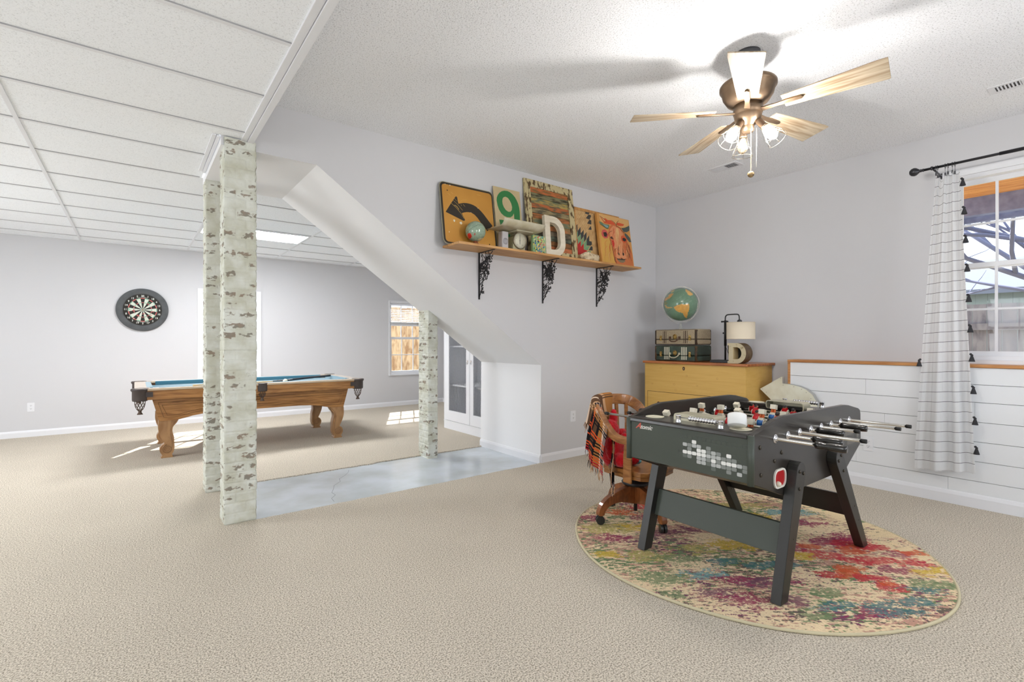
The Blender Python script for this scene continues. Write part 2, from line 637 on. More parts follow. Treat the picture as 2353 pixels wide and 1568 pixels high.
# ceilings
b = MB(); b.box((.45, YB, ZC), (XW + .15, YW + .02, ZC + .1))
struct(b.build('ceiling', M_pop), 'textured drywall ceiling')
b = MB()
b.prism([(XLW, YB), (.628, YB), (.628, YW), (.445, YW), (.445, 4.84), (XW, 4.84), (XW, YF), (XLW, YF)], ZL + .006, ZL + .02, 'z')
struct(b.build('ceiling', M_tile), 'dropped ceiling of speckled panels')
b = MB(); b.box((.628, YB, ZL - .004), (.64, YW, ZC))
struct(b.build('wall_drop', M_wall))
# grid strips of the dropped ceiling: dark reveal lines and white T bars
ylines = [2.418 + .603 * k for k in range(-6, 11)]
xlines = [-.572 - 1.2 * k for k in range(0, 3)]
b = MB(); g = MB()
def strip(y, x0, x1):
    b.box((x0, y - .012, ZL), (x1, y + .012, ZL + .008))
    g.box((x0, y - .0155, ZL + .001), (x1, y - .012, ZL + .0075))
for y in ylines:
    if y > YF: continue
    xr = .60 if y < YW else (.43 if y < 4.84 else 4.98)
    strip(y, XLW, xr)
for x in xlines:
    b.box((x - .012, YB, ZL - .001), (x + .012, YF, ZL + .008))
for x in (.628, 1.828, 3.028, 4.228):
    b.box((x - .012, 4.84, ZL - .001), (x + .012, YF, ZL + .008))
struct(b.build('trim_2', M_trim), 'white ceiling grid bars')
struct(g.build('trim_3', mat('reveal_gap', (160, 160, 162), .9)), 'open joints beside the grid bars')
b = MB()
b.box((.572, YB, ZL - .006), (.606, YW, ZL + .008)); b.box((.609, YB, ZL - .012), (.646, YW, ZL + .004)); b.box((.60, YB, ZL), (.62, YW, ZL + .006))
b.box((.405, YW, ZL - .003), (.43, 4.62, ZL + .008)); b.box((.432, YW, ZL - .010), (.452, 4.64, ZL + .004))
b.box((XLW, YF - .03, ZL - .002), (4.98, YF, ZL + .008)); b.box((4.95, 4.84, ZL - .002), (4.98, YF, ZL + .008))
struct(b.build('trim_4', M_trim, bevel=.002), 'edge moulding of the dropped ceiling')
# baseboards
def baseboard_poly(h=.085, t=.014):
    return [(0, 0), (t, 0), (t, h * .72), (t * .55, h * .93), (t * .3, h), (0, h)]
def base_x(name, x, y0, y1, sgn, h=.085):
    b = MB(); b.prism([(x + sgn * a, c) for a, c in baseboard_poly(h)], y0, y1, 'y'); struct(b.build(name, M_trim))
def base_y(name, y, x0, x1, sgn, h=.085, z=0):
    b = MB(); b.prism([(y + sgn * a, c + z) for a, c in baseboard_poly(h)], x0, x1, 'x'); struct(b.build(name, M_trim))
base_y('baseboard_back', YW, 3.25, XW, -1)
b = MB(); b.prism([(3.247 - a, c - .012) for a, c in baseboard_poly(.09)], YW, 4.84, 'y'); struct(b.build('baseboard_opening', M_trim))
base_y('baseboard_far', YF, XLW, 4.98, -1)
base_x('baseboard_side', 4.98, 6.15, YF, -1)
base_x('baseboard_left', XLW, YB, YF, 1)
base_x('baseboard_right', XL, YB, 2.10, -1, .10)
# shiplap wainscot on its ledge, wood cap and end post
M_ship = mat('shiplap_paint', (224, 226, 229), .45, spec=.35, bump=(35, .06, .002))
M_cap = wood('pine_cap', (196, 140, 84), (160, 104, 52), (14, 1, 14), 3)
b = MB()
zb, hb = .0, .141
random.seed(3)
k = 0
z = 0.0
rows = [0, .05, .195, .34, .485, .63, .775, .905, 1.03]
for k in range(len(rows) - 1):
    z0, z1 = rows[k] + .0016, rows[k + 1] - .0016
    if z1 - z0 < .01: continue
    ys = [YB] + sorted([[1.62, -.3], [.95, -1.0], [1.55, 0.1], [.4], [1.35, -.6], [.8], [1.48, -.2], [.1]][k % 8]) + [2.085]
    for i in range(len(ys) - 1):
        b.box((XL, ys[i] + .0006, z0), (XL + .02, ys[i + 1] - .0006, z1))
b.m = 1
b.box((XL + .012, YB, 0), (XL + .04, 2.08, 1.03))
struct(b.build('wall_wainscot', [M_ship, M_dark]), 'white shiplap half wall')
b = MB(); b.box((XL - .012, YB, 1.03), (XW, 2.105, 1.053)); b.box((XL - .006, 2.083, .0), (XL + .02, 2.105, 1.03))
struct(b.build('trim_5', M_cap, bevel=.002), 'natural pine cap and end post of the shiplap wall')
b = MB(); b.box((XL + .02, 2.07, 0), (XW, 2.083, 1.03)); struct(b.build('trim_6', M_cap), 'return of the shiplap wall')

# ---- windows
def sash_window(name, plane, axis, a0, a1, z0, z1, rows_top, rows_bot, cols, inn, casing=.05, zm=None):
    """double hung window in a wall; plane = room face of the wall, inn = -1/+1 direction into the room"""
    def bx(mb, u0, u1, d0, d1, v0, v1):
        lo, hi = sorted((plane + d0 * -inn, plane + d1 * -inn))
        if axis == 'x': mb.box((lo, u0, v0), (hi, u1, v1))
        else: mb.box((u0, lo, v0), (u1, hi, v1))
    zm = zm or (z0 + z1) / 2
    f = MB()
    t = .03
    bx(f, a0, a0 + t, .0, .12, z0, z1); bx(f, a1 - t, a1, .0, .12, z0, z1)
    bx(f, a0 + t, a1 - t, .001, .12, z0, z0 + t); bx(f, a0 + t, a1 - t, .001, .12, z1 - t, z1)
    root = struct(f.build(name, M_trim))
    s = MB()
    for (u0, u1, v0, v1, d, rows) in ((a0 + t, a1 - t, zm - .022, z1 - t, .075, rows_top), (a0 + t, a1 - t, z0 + t, zm + .022, .045, rows_bot)):
        fr = .028
        bx(s, u0, u0 + fr, d, d + .025, v0, v1); bx(s, u1 - fr, u1, d, d + .025, v0, v1)
        bx(s, u0 + fr, u1 - fr, d + .001, d + .024, v0, v0 + fr * 1.3); bx(s, u0 + fr, u1 - fr, d + .001, d + .024, v1 - fr * 1.3, v1)
        for i in range(1, cols):
            c = u0 + (u1 - u0) * i / cols
            bx(s, c - .008, c + .008, d + .004, d + .022, v0 + fr, v1 - fr)
        for i in range(1, rows):
            c = v0 + (v1 - v0) * i / rows
            bx(s, u0 + fr, u1 - fr, d + .005, d + .021, c - .008, c + .008)
    s.build('sash', M_trim, root)
    p = MB()
    bx(p, a0 + t, a1 - t, .088, .091, zm, z1 - t); bx(p, a0 + t, a1 - t, .058, .061, z0 + t, zm)
    p.build('pane', M_glass, root)
    c = MB()
    k = casing
    if k:
        bx(c, a0 - k, a0, -.018, -.0005, z0 - k, z1 + k); bx(c, a1, a1 + k, -.018, -.0005, z0 - k, z1 + k)
        bx(c, a0, a1, -.017, -.0005, z1, z1 + k); bx(c, a0 - k * 1.1, a1 + k * 1.1, -.030, -.0005, z0 - k * .9, z0 - .001)
        c.build('casing', M_trim, root)
    return root
sash_window('window_1', XW, 'x', WY0, WY1, WZ0, WZ1, 2, 2, 3, -1, .05, zm=1.81)
sash_window('window_2', YF, 'y', .80, 1.58, .60, 1.985, 2, 2, 3, -1, .045)
sash_window('window_3', YF, 'y', 3.83, 4.61, .60, 1.985, 2, 2, 3, -1, .02)
sash_window('unseen_window_4', YB, 'y', -.35, 1.15, .9, 2.2, 1, 1, 2, 1, .06)  # this and the next three: unseen windows added to admit fill light
sash_window('unseen_window_5', YB, 'y', 2.55, 4.05, .9, 2.2, 1, 1, 2, 1, .06)
sash_window('unseen_window_6', XLW, 'x', .85, 2.35, .85, 2.15, 1, 1, 2, 1, .06)
sash_window('unseen_window_7', XLW, 'x', 5.2, 6.8, .85, 2.15, 1, 1, 2, 1, .06)

# ---- painted brick pillars
def pillar(name, label, x0, x1, y0, y1, z0, z1, seed):
    rng = np.random.RandomState(seed)
    W, D = x1 - x0, y1 - y0
    step = .0056
    nz = int((z1 - z0) / step)
    per = []
    for (ax, ay, bx_, by_) in ((x0, y0, x1, y0), (x1, y0, x1, y1), (x1, y1, x0, y1), (x0, y1, x0, y0)):
        L = math.hypot(bx_ - ax, by_ - ay)
        n = max(4, int(L / .0065))
        for i in range(n):
            t = i / n
            per.append((ax + (bx_ - ax) * t, ay + (by_ - ay) * t, t * L, L, (by_ - ay) / L, -(bx_ - ax) / L, len(per)))
    per = np.array([p[:6] for p in per])
    n = len(per)
    H = .0683
    zs = z0 + (z1 - z0) * np.arange(nz + 1) / nz
    S, Z = np.meshgrid(per[:, 2], zs)
    LL = np.tile(per[:, 3], (nz + 1, 1))
    course = np.floor(Z / H).astype(int)
    fz = Z / H - course
    dz = np.minimum(fz, 1 - fz) * H
    side = (np.cumsum(np.r_[0, (np.diff(per[:, 2]) < 0).astype(int)]))
    side = np.tile(side, (nz + 1, 1))
    # head joint inside each course: 1/3 or 2/3 of the side, alternating
    jt = np.where((course + side) % 2 == 0, .36, .68) * LL
    dj = np.abs(S - jt)
    edge = np.minimum(S, LL - S)
    d = np.minimum(dz, dj)
    prot = np.clip(d / .0075, 0, 1)
    prot = prot * prot * (3 - 2 * prot)
    bid = course * 7 + side * 3 + (S > jt)
    jit = rng.rand(4000)[np.abs(bid * 37 + side * 101) % 4000]
    ns = vnoise(S * 40 + side * 9, Z * 40, seed) - .5
    disp = -.005 + .005 * prot + (jit - .5) * .0035 + ns * .006
    disp -= np.clip(1 - edge / .012, 0, 1) * .005
    X = per[:, 0][None, :] + per[:, 4][None, :] * disp
    Y = per[:, 1][None, :] + per[:, 5][None, :] * disp
    hid = np.abs(bid * 53 + side * 17 + 5) % 4000
    r1, r2, r3, r4 = rng.rand(4000), rng.rand(4000), rng.rand(4000), rng.rand(4000)
    s_lo = np.where(S > jt, jt, 0)
    s_hi = np.where(S > jt, LL, jt)
    sc_ = s_lo + (s_hi - s_lo) * (.3 + .4 * r2[hid])
    hl = (.30 + .50 * r3[hid]) * (s_hi - s_lo)
    hh_ = .010 + .014 * r4[hid]
    e = 1 - np.sqrt(((S - sc_) / hl) ** 2 + ((fz - .5) * H / hh_) ** 2)
    e = e * .9 + (vnoise(S * 55 + side * 7, Z * 120, seed + 3) - .5) * 1.3 + (vnoise(S * 160 + side * 5, Z * 320, seed + 4) - .5) * .6
    e = np.where(d < .004, -1, e)
    wear = np.where(r1[hid] > .40, np.clip(e, -1, 1) * (.20 + .30 * r2[hid]), -.6) + .0
    mb = MB()
    mb.v = [Vector((X[j, i], Y[j, i], Z[j, i])) for j in range(nz + 1) for i in range(n)]
    for j in range(nz):
        for i in range(n):
            k = (i + 1) % n
            mb.f.append([j * n + i, j * n + k, (j + 1) * n + k, (j + 1) * n + i])
    mb.mi = [0] * len(mb.f)
    mb.sm = [True] * len(mb.f)
    o = mb.build(name, M_brick, weld=False)
    at = o.data.attributes.new('wear', 'FLOAT', 'POINT')
    at.data.foreach_set('value', wear.ravel().astype(np.float32))
    return struct(o, label)
pillar('wall_pillar', 'front painted brick pillar at the left of the opening', .472, .668, YW - .012, 3.955, 0.0, 2.584, 1)
pillar('wall_pillar', 'painted brick pillar behind the front one', .455, .66, 4.64, 4.84, 0.0, 2.53, 2)
pillar('wall_pillar', 'narrow painted brick pillar under the sloping soffit', 2.448, 2.562, 4.63, 4.86, -0.01, 1.56, 5)

# ---- outdoors seen through the windows
M_fence_g = wood('weathered_fence', (150, 146, 150), (116, 112, 120), (3, 3, 1), 4, .8)
M_fence_b = wood('brown_fence', (206, 178, 142), (158, 122, 88), (3, 3, 1), 4, .8)
def fence(name, label, p0, p1, h, m, pw=.14, zb=-.2):
    b = MB()
    p0, p1 = Vector(p0), Vector(p1)
    L = (p1 - p0).length
    d = (p1 - p0) / L
    nrm = Vector((-d.y, d.x, 0))
    n = int(L / (pw + .006))
    for i in range(n):
        a = p0 + d * (i * (pw + .006))
        c = a + d * pw
        hh = h + random.uniform(-.01, .01)
        vs = [a, c, c + nrm * .018, a + nrm * .018]
        b.add([(v.x, v.y, zb) for v in vs] + [(v.x, v.y, hh) for v in vs], [(3, 2, 1, 0), (4, 5, 6, 7), (0, 1, 5, 4), (1, 2, 6, 5), (2, 3, 7, 6), (3, 0, 4, 7)])
    root = b.build(name, m)
    tag(root, label, 'fence')
    r = MB()
    for z in (.25, h - .35):
        a, c = p0 + nrm * .02, p1 + nrm * .02
        r.add([(v.x, v.y, zz) for zz in (z, z + .09) for v in (a, c, c + nrm * .04, a + nrm * .04)], [(3, 2, 1, 0), (4, 5, 6, 7), (0, 1, 5, 4), (1, 2, 6, 5), (2, 3, 7, 6), (3, 0, 4, 7)])
    r.build('rail', m, root)
fence('board_fence', 'weathered grey board fence outside the curtained window', (9.2, -3, 0), (9.2, 6, 0), 1.73, M_fence_g)
fence('board_fence', 'brown board fence outside the window with the blind', (-3, 11.8, 0), (13, 11.8, 0), 2.1, M_fence_b)
b = MB(); b.box((-30, -30, -.32), (45, 45, -.2))
struct(b.build('ground', mat('pale_bounce_ground', (176, 168, 150), .95, var=(3, (150, 146, 120), .35, .65))), 'ground outside')  # ground made pale to bounce sunlight up onto the porch soffit

# ============================================================ CEILING FAN
M_bronze = mat('brushed_bronze', (128, 108, 88), .38, metal=.8, var=(8, (92, 76, 60), .3, .7))
M_bladetop = mat('blade_edge', (96, 78, 60), .5)
M_oak_w = wood('whitewashed_oak', (190, 176, 154), (140, 116, 88), (1.3, 22, 10), 2.0, .5)
M_cage = mat('cage_wire', (128, 118, 104), .35, metal=.8)
M_bulb_on = mat('bulb_lit', (255, 240, 220), .3, emit=((255, 250, 244), 440))
M_bulb_off = mat('bulb_clear', (240, 225, 200), .05, trans=.9)
FC = Vector((2.80, 1.42, 2.883))
fan = thing('ceiling_fan', 'five-blade ceiling fan with whitewashed oak blades and three caged bulbs', 'ceiling fan', FC)
b = MB(); b.lathe([(.0, .0), (.066, .0), (.066, -.012), (.05, -.05), (.02, -.062)][::-1]); b.build('canopy', mat('dark_canopy', (62, 62, 66), .5), fan)
b = MB(); b.cyl((0, 0, -.055), (0, 0, -.165), .014, n=16); b.build('downrod', M_bronze, fan)
b = MB(); b.lathe([(.02, -.160), (.10, -.168), (.146, -.182), (.152, -.19), (.152, -.205), (.146, -.212), (.142, -.218), (.134, -.25), (.112, -.285), (.082, -.303), (.0, -.303)][::-1], n=40)
b.build('motor_housing', M_bronze, fan)
b = MB(); b.lathe([(.06, -.30), (.078, -.305), (.078, -.350), (.073, -.355), (.074, -.362), (.070, -.385), (.066, -.392), (.060, -.402), (.036, -.420), (.033, -.424), (.033, -.448), (.026, -.458), (0, -.460)][::-1], n=32)
b.build('switch_housing', M_bronze, fan)
FA = -81.7
for k in range(5):
    a = R(FA + 72 * k)
    T = Matrix.Rotation(a, 4, 'Z') @ Matrix.Translation((0, 0, -.338)) @ Matrix.Rotation(R(-12), 4, 'X')
    b = MB()
    out = [(.185, -.052), (.62, -.083), (.655, -.080), (.648, .080), (.64, .084), (.185, .052)]
    b.prism(out, -.003, .003, 'z')
    bl = b.build('blade', M_oak_w, fan, bevel=.0012)
    bl.matrix_local = T
    b = MB()
    b.prism([(.06, -.018), (.15, -.012), (.20, -.016), (.275, -.012), (.285, 0), (.275, .012), (.20, .016), (.15, .012), (.06, .018)], -.013, -.004, 'z')
    b.build('blade_iron', M_bronze, bl, bevel=.002)
fwd, rgt = Vector((.609, .793, 0)), Vector((.793, -.609, 0))
for k, (dr, df, lit) in enumerate(((-.150, -.06, True), (.112, -.095, True), (0.0, .155, False))):
    d = rgt * dr + fwd * df
    h = d.normalized()
    ax = (h * (.75 if lit else .12) + Vector((0, 0, -1))).normalized()
    p0 = Vector((0, 0, -.400)) + h * .050
    q = ax.to_track_quat('Z', 'Y').to_matrix().to_4x4()
    T = Matrix.Translation(p0) @ q
    b = MB()
    b.lathe([(.010, -.01), (.013, .0), (.019, .012), (.019, .058), (.022, .062), (.022, .068), (.0, .068)], T=T, n=16)
    s = b.build('light_socket', M_bronze, fan)
    b = MB()
    b.lathe([(.012, .068), (.016, .078), (.027, .105), (.029, .122), (.024, .142), (.010, .156), (0, .158)], T=T, n=16)
    o = b.build('bulb', M_bulb_on if lit else M_bulb_off, s)
    o['label'] = 'glowing bulb' if lit else 'unlit clear bulb'
    b = MB()
    for j in range(6):
        an = 2 * PI * j / 6
        c, sn = math.cos(an), math.sin(an)
        b.tube([T @ Vector((c * r_, sn * r_, z_)) for r_, z_ in ((.021, .060), (.029, .085), (.040, .118), (.054, .150), (.056, .172))], .0011, 5)
    for r_, z_ in ((.022, .062), (.044, .128), (.056, .172)):
        b.tube([T @ Vector((math.cos(2 * PI * j / 20) * r_, math.sin(2 * PI * j / 20) * r_, z_)) for j in range(20)], .0012, 5, closed=True)
    b.build('wire_cage', M_cage, s)
M_brass = mat('brass_chain', (206, 184, 140), .3, metal=.8)
b = MB()
for i in range(44):
    b.sph((-.026, -.03, -.455 - i * .0055), .0022, 4)
b.cyl((-.026, -.03, -.45), (-.026, -.03, -.695), .0008, n=5)
c1 = b.build('pull_chain', M_brass, fan)
b = MB(); b.sph((-.026, -.03, -.712), .018, 10); b.build('pull_knob', mat('carved_knob', (150, 124, 84), .5, var=(60, (90, 70, 44), .4, .6)), c1)
b = MB(); b.cyl((.018, -.04, -.44), (.018, -.04, -.665), .0011, n=6)
b.build('pull_chain', mat('white_cord', (236, 232, 222), .5), fan)

# ============================================================ VENTS, OUTLETS, CEILING LIGHT
def vent(loc, lx, ly, label):
    t = thing('ceiling_vent', label, 'vent', loc)
    b = MB()
    b.prism([(-lx / 2, -ly / 2), (lx / 2, -ly / 2), (lx / 2, ly / 2), (-lx / 2, ly / 2)], -.004, 0, 'z', holes=[[(-lx * .32, -ly * .4), (lx * .32, -ly * .4), (lx * .32, ly * .4), (-lx * .32, ly * .4)]])
    b.build('frame', M_trim, t)
    b = MB(); b.box((-lx * .32, -ly * .4, -.001), (lx * .32, ly * .4, -.0004)); b.build('backing', mat('vent_dark', (84, 84, 88), .8), t)
    b = MB()
    n = 15
    for i in range(n):
        y = -ly * .4 + ly * .8 * (i + .5) / n
        tilt = .004 if i < n // 2 else -.004
        b.prism([(y - .004, -.0065), (y - .001, -.0065), (y - .001 + tilt, -.0015), (y - .004 + tilt, -.0015)], -lx * .32, lx * .32, 'x')
    b.box((-lx * .33, -.006, -.006), (lx * .33, .006, -.001))
    b.build('louvre', M_trim, t)
vent((4.455, 2.48, ZC), .15, .29, 'white ceiling register between the fan and the room corner')
vent((4.50, .505, ZC), .13, .32, 'white ceiling register at the upper right, near the window wall')

def outlet(loc, axis, label):
    t = thing('wall_outlet', label, 'outlet', loc)
    T = Matrix.Rotation(0 if axis == 'y' else R(-90), 4, 'Z')   # local: plate faces -y
    b = MB(); b.prism(rrect(-.035, -.057, .035, .057, .006), -.005, 0, 'y', T=T); b.build('cover_plate', M_trim, t, bevel=.0015)
    for s in (-1, 1):
        b = MB()
        b.prism(arc(0, s * .02, .0165, 0, 360, 18)[:-1], -.007, -.004, 'y', T=T)
        r = b.build('receptacle', M_trim, t)
        b = MB()
        for x in (-.006, .006): b.box((x - .0012, -.0076, s * .02 - .001), (x + .0012, -.0069, s * .02 + .007), T=T)
        b.box((-.002, -.0076, s * .02 - .010), (.002, -.0069, s * .02 - .006), T=T)
        b.build('slot', M_dark, r)
    return t
outlet((3.703, YW, .43), 'y', 'white wall outlet beside the chair under the shelf wall')
outlet((XL, 1.462, .36), 'x', 'white wall outlet on the shiplap behind the foosball table')
outlet((-1.055, YF, .38), 'y', 'white wall outlet low on the far wall below the dartboard side')

t = thing('ceiling_light', 'glowing fluorescent panel light in the dropped ceiling over the pool table', 'ceiling light', (1.225, 6.96, ZL))
b = MB(); b.prism([(-.60, -.30), (.60, -.30), (.60, .30), (-.60, .30)], -.004, .004, 'z', holes=[[(-.57, -.27), (.57, -.27), (.57, .27), (-.57, .27)]])
b.build('frame', M_trim, t)
b = MB(); b.box((-.57, -.27, -.001), (.57, .27, .002)); b.build('diffuser', mat('light_diffuser', (250, 250, 250), .5, emit=((252, 253, 255), 38)), t)

# ============================================================ DARTBOARD
DB = Vector((.095, YF, 1.677))
t = thing('dartboard', 'dartboard with a thick charcoal surround ring on the far wall', 'dartboard', DB)
M_sur = mat('charcoal_foam', (96, 98, 100), .9, spec=.1, var=(10, (84, 86, 88), .3, .7))
b = MB(); b.lathe([(.222, 0), (.298, 0), (.302, .006), (.302, .024), (.296, .032), (.232, .032), (.226, .028), (.222, .018)], T=Matrix.Rotation(R(90), 4, 'X'), n=64)
b.build('surround', M_sur, t)
FRM = Matrix.Translation((0, 0, 0))
Mb, Mw, Mr, Mg = mat('dart_black', (44, 42, 38), .9), mat('dart_cream', (206, 214, 200), .9), mat('dart_red', (206, 84, 76), .8), mat('dart_green', (120, 168, 140), .8)
b = MB()
b.m = 0
b.prism(arc(0, 0, .2225, 0, 360, 64)[:-1], -.020, -.001, 'y')
def seg(k, r0, r1, m, dy):
    b.m = m
    a0, a1 = 90 - 18 * k - 9, 90 - 18 * k + 9
    pts = arc(0, 0, r1, a0, a1, 5) + list(reversed(arc(0, 0, r0, a0, a1, 5)))
    b.poly([(x, dy, z) for x, z in pts])
for k in range(20):
    e = k % 2 == 0
    seg(k, .016, .099, 0 if e else 1, -.0206)
    seg(k, .099, .107, 2 if e else 3, -.0206)
    seg(k, .107, .158, 0 if e else 1, -.0206)
    seg(k, .158, .168, 2 if e else 3, -.0206)
b.m = 3; b.poly([(x, -.0206, z) for x, z in arc(0, 0, .016, 0, 360, 20)[:-1]])
b.m = 2; b.poly([(x, -.0210, z) for x, z in arc(0, 0, .0075, 0, 360, 16)[:-1]])
b.build('board_face', [Mb, Mw, Mr, Mg], t)
b = MB()
for r_ in (.0165, .099, .107, .158, .168):
    b.tube([(math.cos(2 * PI * j / 48) * r_, -.0215, math.sin(2 * PI * j / 48) * r_) for j in range(48)], .0008, 4, closed=True)
for k in range(20):
    a = R(90 - 18 * k - 9)
    b.tube([(math.cos(a) * .0165, -.0215, math.sin(a) * .0165), (math.cos(a) * .170, -.0215, math.sin(a) * .170)], .0008, 4)
b.build('wire_spider', M_chrome, t)
TX = Matrix.Rotation(R(90), 4, 'X')
Mnum = mat('number_white', (226, 228, 222), .6)
for k, n_ in enumerate((20, 1, 18, 4, 13, 6, 10, 15, 2, 17, 3, 19, 7, 16, 8, 11, 14, 9, 12, 5)):
    a = R(90 - 18 * k)
    b = MB(); text_into(b, str(n_), .036, Matrix.Translation((math.cos(a) * .196, -.0215, math.sin(a) * .196)) @ TX, bold=.0006)
    b.build('number', Mnum, t)
b = MB()
for w_, r0, sgn in (('HARROWS', .178, 1), ('TOURNAMENT', .176, -1)):
    for i, ch in enumerate(w_):
        an = (90 - (i - (len(w_) - 1) / 2) * 5.6) if sgn > 0 else (270 + (i - (len(w_) - 1) / 2) * 4.6)
        text_into(b, ch, .016, Matrix.Translation((math.cos(R(an)) * r0, -.0216, math.sin(R(an)) * r0)) @ TX @ Matrix.Rotation(R(an - 90 if sgn > 0 else an + 90), 4, 'Z'))
b.build('lettering', Mnum, t)
# darts stuck in the board: each a thing of its own
def dart(x, z, col, yaw, pitch, label):
    p = DB + Vector((x, -.021, z))
    tt = thing('dart', label, 'dart', p, group='darts in the dartboard')
    d = Vector((math.sin(R(yaw)), -1, math.sin(R(pitch)))).normalized()
    b = MB(); b.cyl(d * -.004, d * .03, .001, n=6); b.cyl(d * .03, d * .075, .0035, n=8); b.build('barrel', M_chrome, tt)
    b = MB(); b.cyl(d * .075, d * .115, .002, n=6); b.build('shaft', M_black, tt)
    b = MB()
    q = d.to_track_quat('Z', 'Y').to_matrix().to_4x4()
    for k in range(2):
        T = Matrix.Rotation(PI / 2 * k + .4, 4, 'Z')
        b.add([q @ (T @ Vector(v)) for v in ((-.002, 0, .105), (-.02, 0, .12), (-.02, 0, .14), (0, 0, .147), (.02, 0, .14), (.02, 0, .12), (.002, 0, .105))], [tuple(range(7))])
    b.build('flight', mat('flight_' + col, {'red': (226, 70, 66), 'green': (120, 190, 140), 'white': (232, 236, 226)}[col], .6), tt, solid=.0006)
for a_ in ((-.085, -.035, 'red', -8, 8, 'red dart stuck beside number 8, left of the bull'), (-.06, -.10, 'red', 6, 4, 'red dart stuck near number 7 at the lower left'),
           (.015, -.075, 'red', -3, 6, 'red dart stuck straight below the bull'), (.085, -.07, 'red', 4, -5, 'red dart stuck near number 2 at the lower right'),
           (.125, -.035, 'red', -5, 3, 'red dart stuck near number 10, right of the bull'), (-.165, .005, 'green', 8, -4, 'green dart stuck by number 11 at the left rim'),
           (.07, .075, 'green', 0, 9, 'green dart stuck near number 18, upper right'), (.022, -.135, 'white', 2, 2, 'white dart stuck above number 3 at the bottom')):
    dart(*a_)

# ============================================================ POOL TABLE
M_oak = wood('golden_oak', (176, 126, 70), (134, 88, 42), (1.2, 14, 14), 3.2, .35, coat=.25)
M_oak_l = wood('pale_oak_leg', (172, 132, 90), (144, 104, 66), (4, 4, 2), 3, .35, coat=.2)
M_felt = mat('blue_felt', (62, 112, 130), .9, spec=.1, bump=(300, .2, .001), sheen=.6)
M_leather = mat('grey_leather', (70, 62, 60), .5, spec=.4)
M_railtop = mat('polished_rail_top', (196, 176, 150), .25, spec=.6, coat=.6)
PX0, PX1, PY0, PY1, PZ = -.0, 2.33, 6.20, 7.46, .745
PO = (1.165, 6.83, 0)
pool = thing('pool_table', 'oak pool table with blue cloth, leather net pockets and carved scroll legs', 'pool table', PO)
def mp(): return MB(PO)
b = mp()
b.prism([(PX0 + .03, PY0), (PX1 - .03, PY0), (PX1, PY0 + .03), (PX1, PY1 - .03), (PX1 - .03, PY1), (PX0 + .03, PY1), (PX0, PY1 - .03), (PX0, PY0 + .03)], PZ - .022, PZ, 'z',
        holes=[[(PX0 + .13, PY0 + .13), (PX1 - .13, PY0 + .13), (PX1 - .13, PY1 - .13), (PX0 + .13, PY1 - .13)]])
b.build('rail_top', M_railtop, pool, bevel=.004)
b = mp()
for lo, hi in (((PX0 + .10, PY0 + .012, .628), (PX1 - .10, PY0 + .045, PZ - .022)), ((PX0 + .10, PY1 - .045, .628), (PX1 - .10, PY1 - .012, PZ - .022)),
               ((PX0 + .012, PY0 + .10, .628), (PX0 + .045, PY1 - .10, PZ - .022)), ((PX1 - .045, PY0 + .10, .628), (PX1 - .012, PY1 - .10, PZ - .022))):
    b.box(lo, hi)
b.build('rail_side', M_oak, pool, bevel=.003)
b = mp()
b.box((PX0 + .13, PY0 + .13, PZ - .055), (PX1 - .13, PY1 - .13, PZ - .045))
b.build('playing_surface', M_felt, pool)
for x0, x1, y0, y1 in ((PX0 + .20, 1.165 - .07, PY0 + .10, PY0 + .155), (1.165 + .07, PX1 - .20, PY0 + .10, PY0 + .155), (PX0 + .20, 1.165 - .07, PY1 - .155, PY1 - .10),
                       (1.165 + .07, PX1 - .20, PY1 - .155, PY1 - .10), (PX0 + .10, PX0 + .155, PY0 + .20, PY1 - .20), (PX1 - .155, PX1 - .10, PY0 + .20, PY1 - .20)):
    b = mp(); b.box((x0, y0, PZ - .046), (x1, y1, PZ + .002)); b.build('cushion', M_felt, pool, bevel=.006)
b = mp()
def apron_side():
    o = [(.144, .632), (.207, .392), (.355, .392), (.42, .405), (.50, .425), (.60, .440), (.75, .447)]
    return o + [(2.33 - x, z) for x, z in reversed(o)]
b.prism(apron_side(), PY0 + .11, PY0 + .14, 'y')
b.prism(apron_side(), PY1 - .14, PY1 - .11, 'y')
for s in (0, 1):
    f = (lambda x: x) if s == 0 else (lambda x: 2.33 - x)
    y0, y1 = PY0 + .112, PY1 - .112
    b.add([(f(.144), y0, .632), (f(.144), y1, .632), (f(.207), y1, .392), (f(.207), y0, .392), (f(.17), y0, .632), (f(.17), y1, .632), (f(.232), y1, .392), (f(.232), y0, .392)],
          [(0, 1, 2, 3), (7, 6, 5, 4), (0, 4, 5, 1), (3, 2, 6, 7), (0, 3, 7, 4), (1, 5, 6, 2)])
b.box((.2, PY0 + .14, .60), (2.13, PY1 - .14, .66))
ap = b.build('apron', M_oak, pool)
b = mp()                                          # routed panel lines
for dy, y in ((-1, PY0 + .1098),):
    for q in (.035, .062):
        pts = [(.155 + q * 1.2, .62 - q), (.207 + q * 1.1, .40 + q * .8), (.36, .40 + q * .8), (.42, .411 + q * .8), (.50, .431 + q * .8), (.60, .446 + q * .8), (.75, .452 + q * .8), (1.58, .452 + q * .8), (1.73, .446 + q * .8), (1.83, .431 + q * .8), (1.91, .411 + q * .8), (1.97, .40 + q * .8),
               (2.33 - .207 - q * 1.1, .40 + q * .8), (2.33 - .155 - q * 1.2, .62 - q), (.155 + q * 1.2, .62 - q)]
        b.tube([(x, y, z) for x, z in pts], .0016, 4)
b.build('panel_line', mat('routed_line', (92, 60, 30), .7), ap)
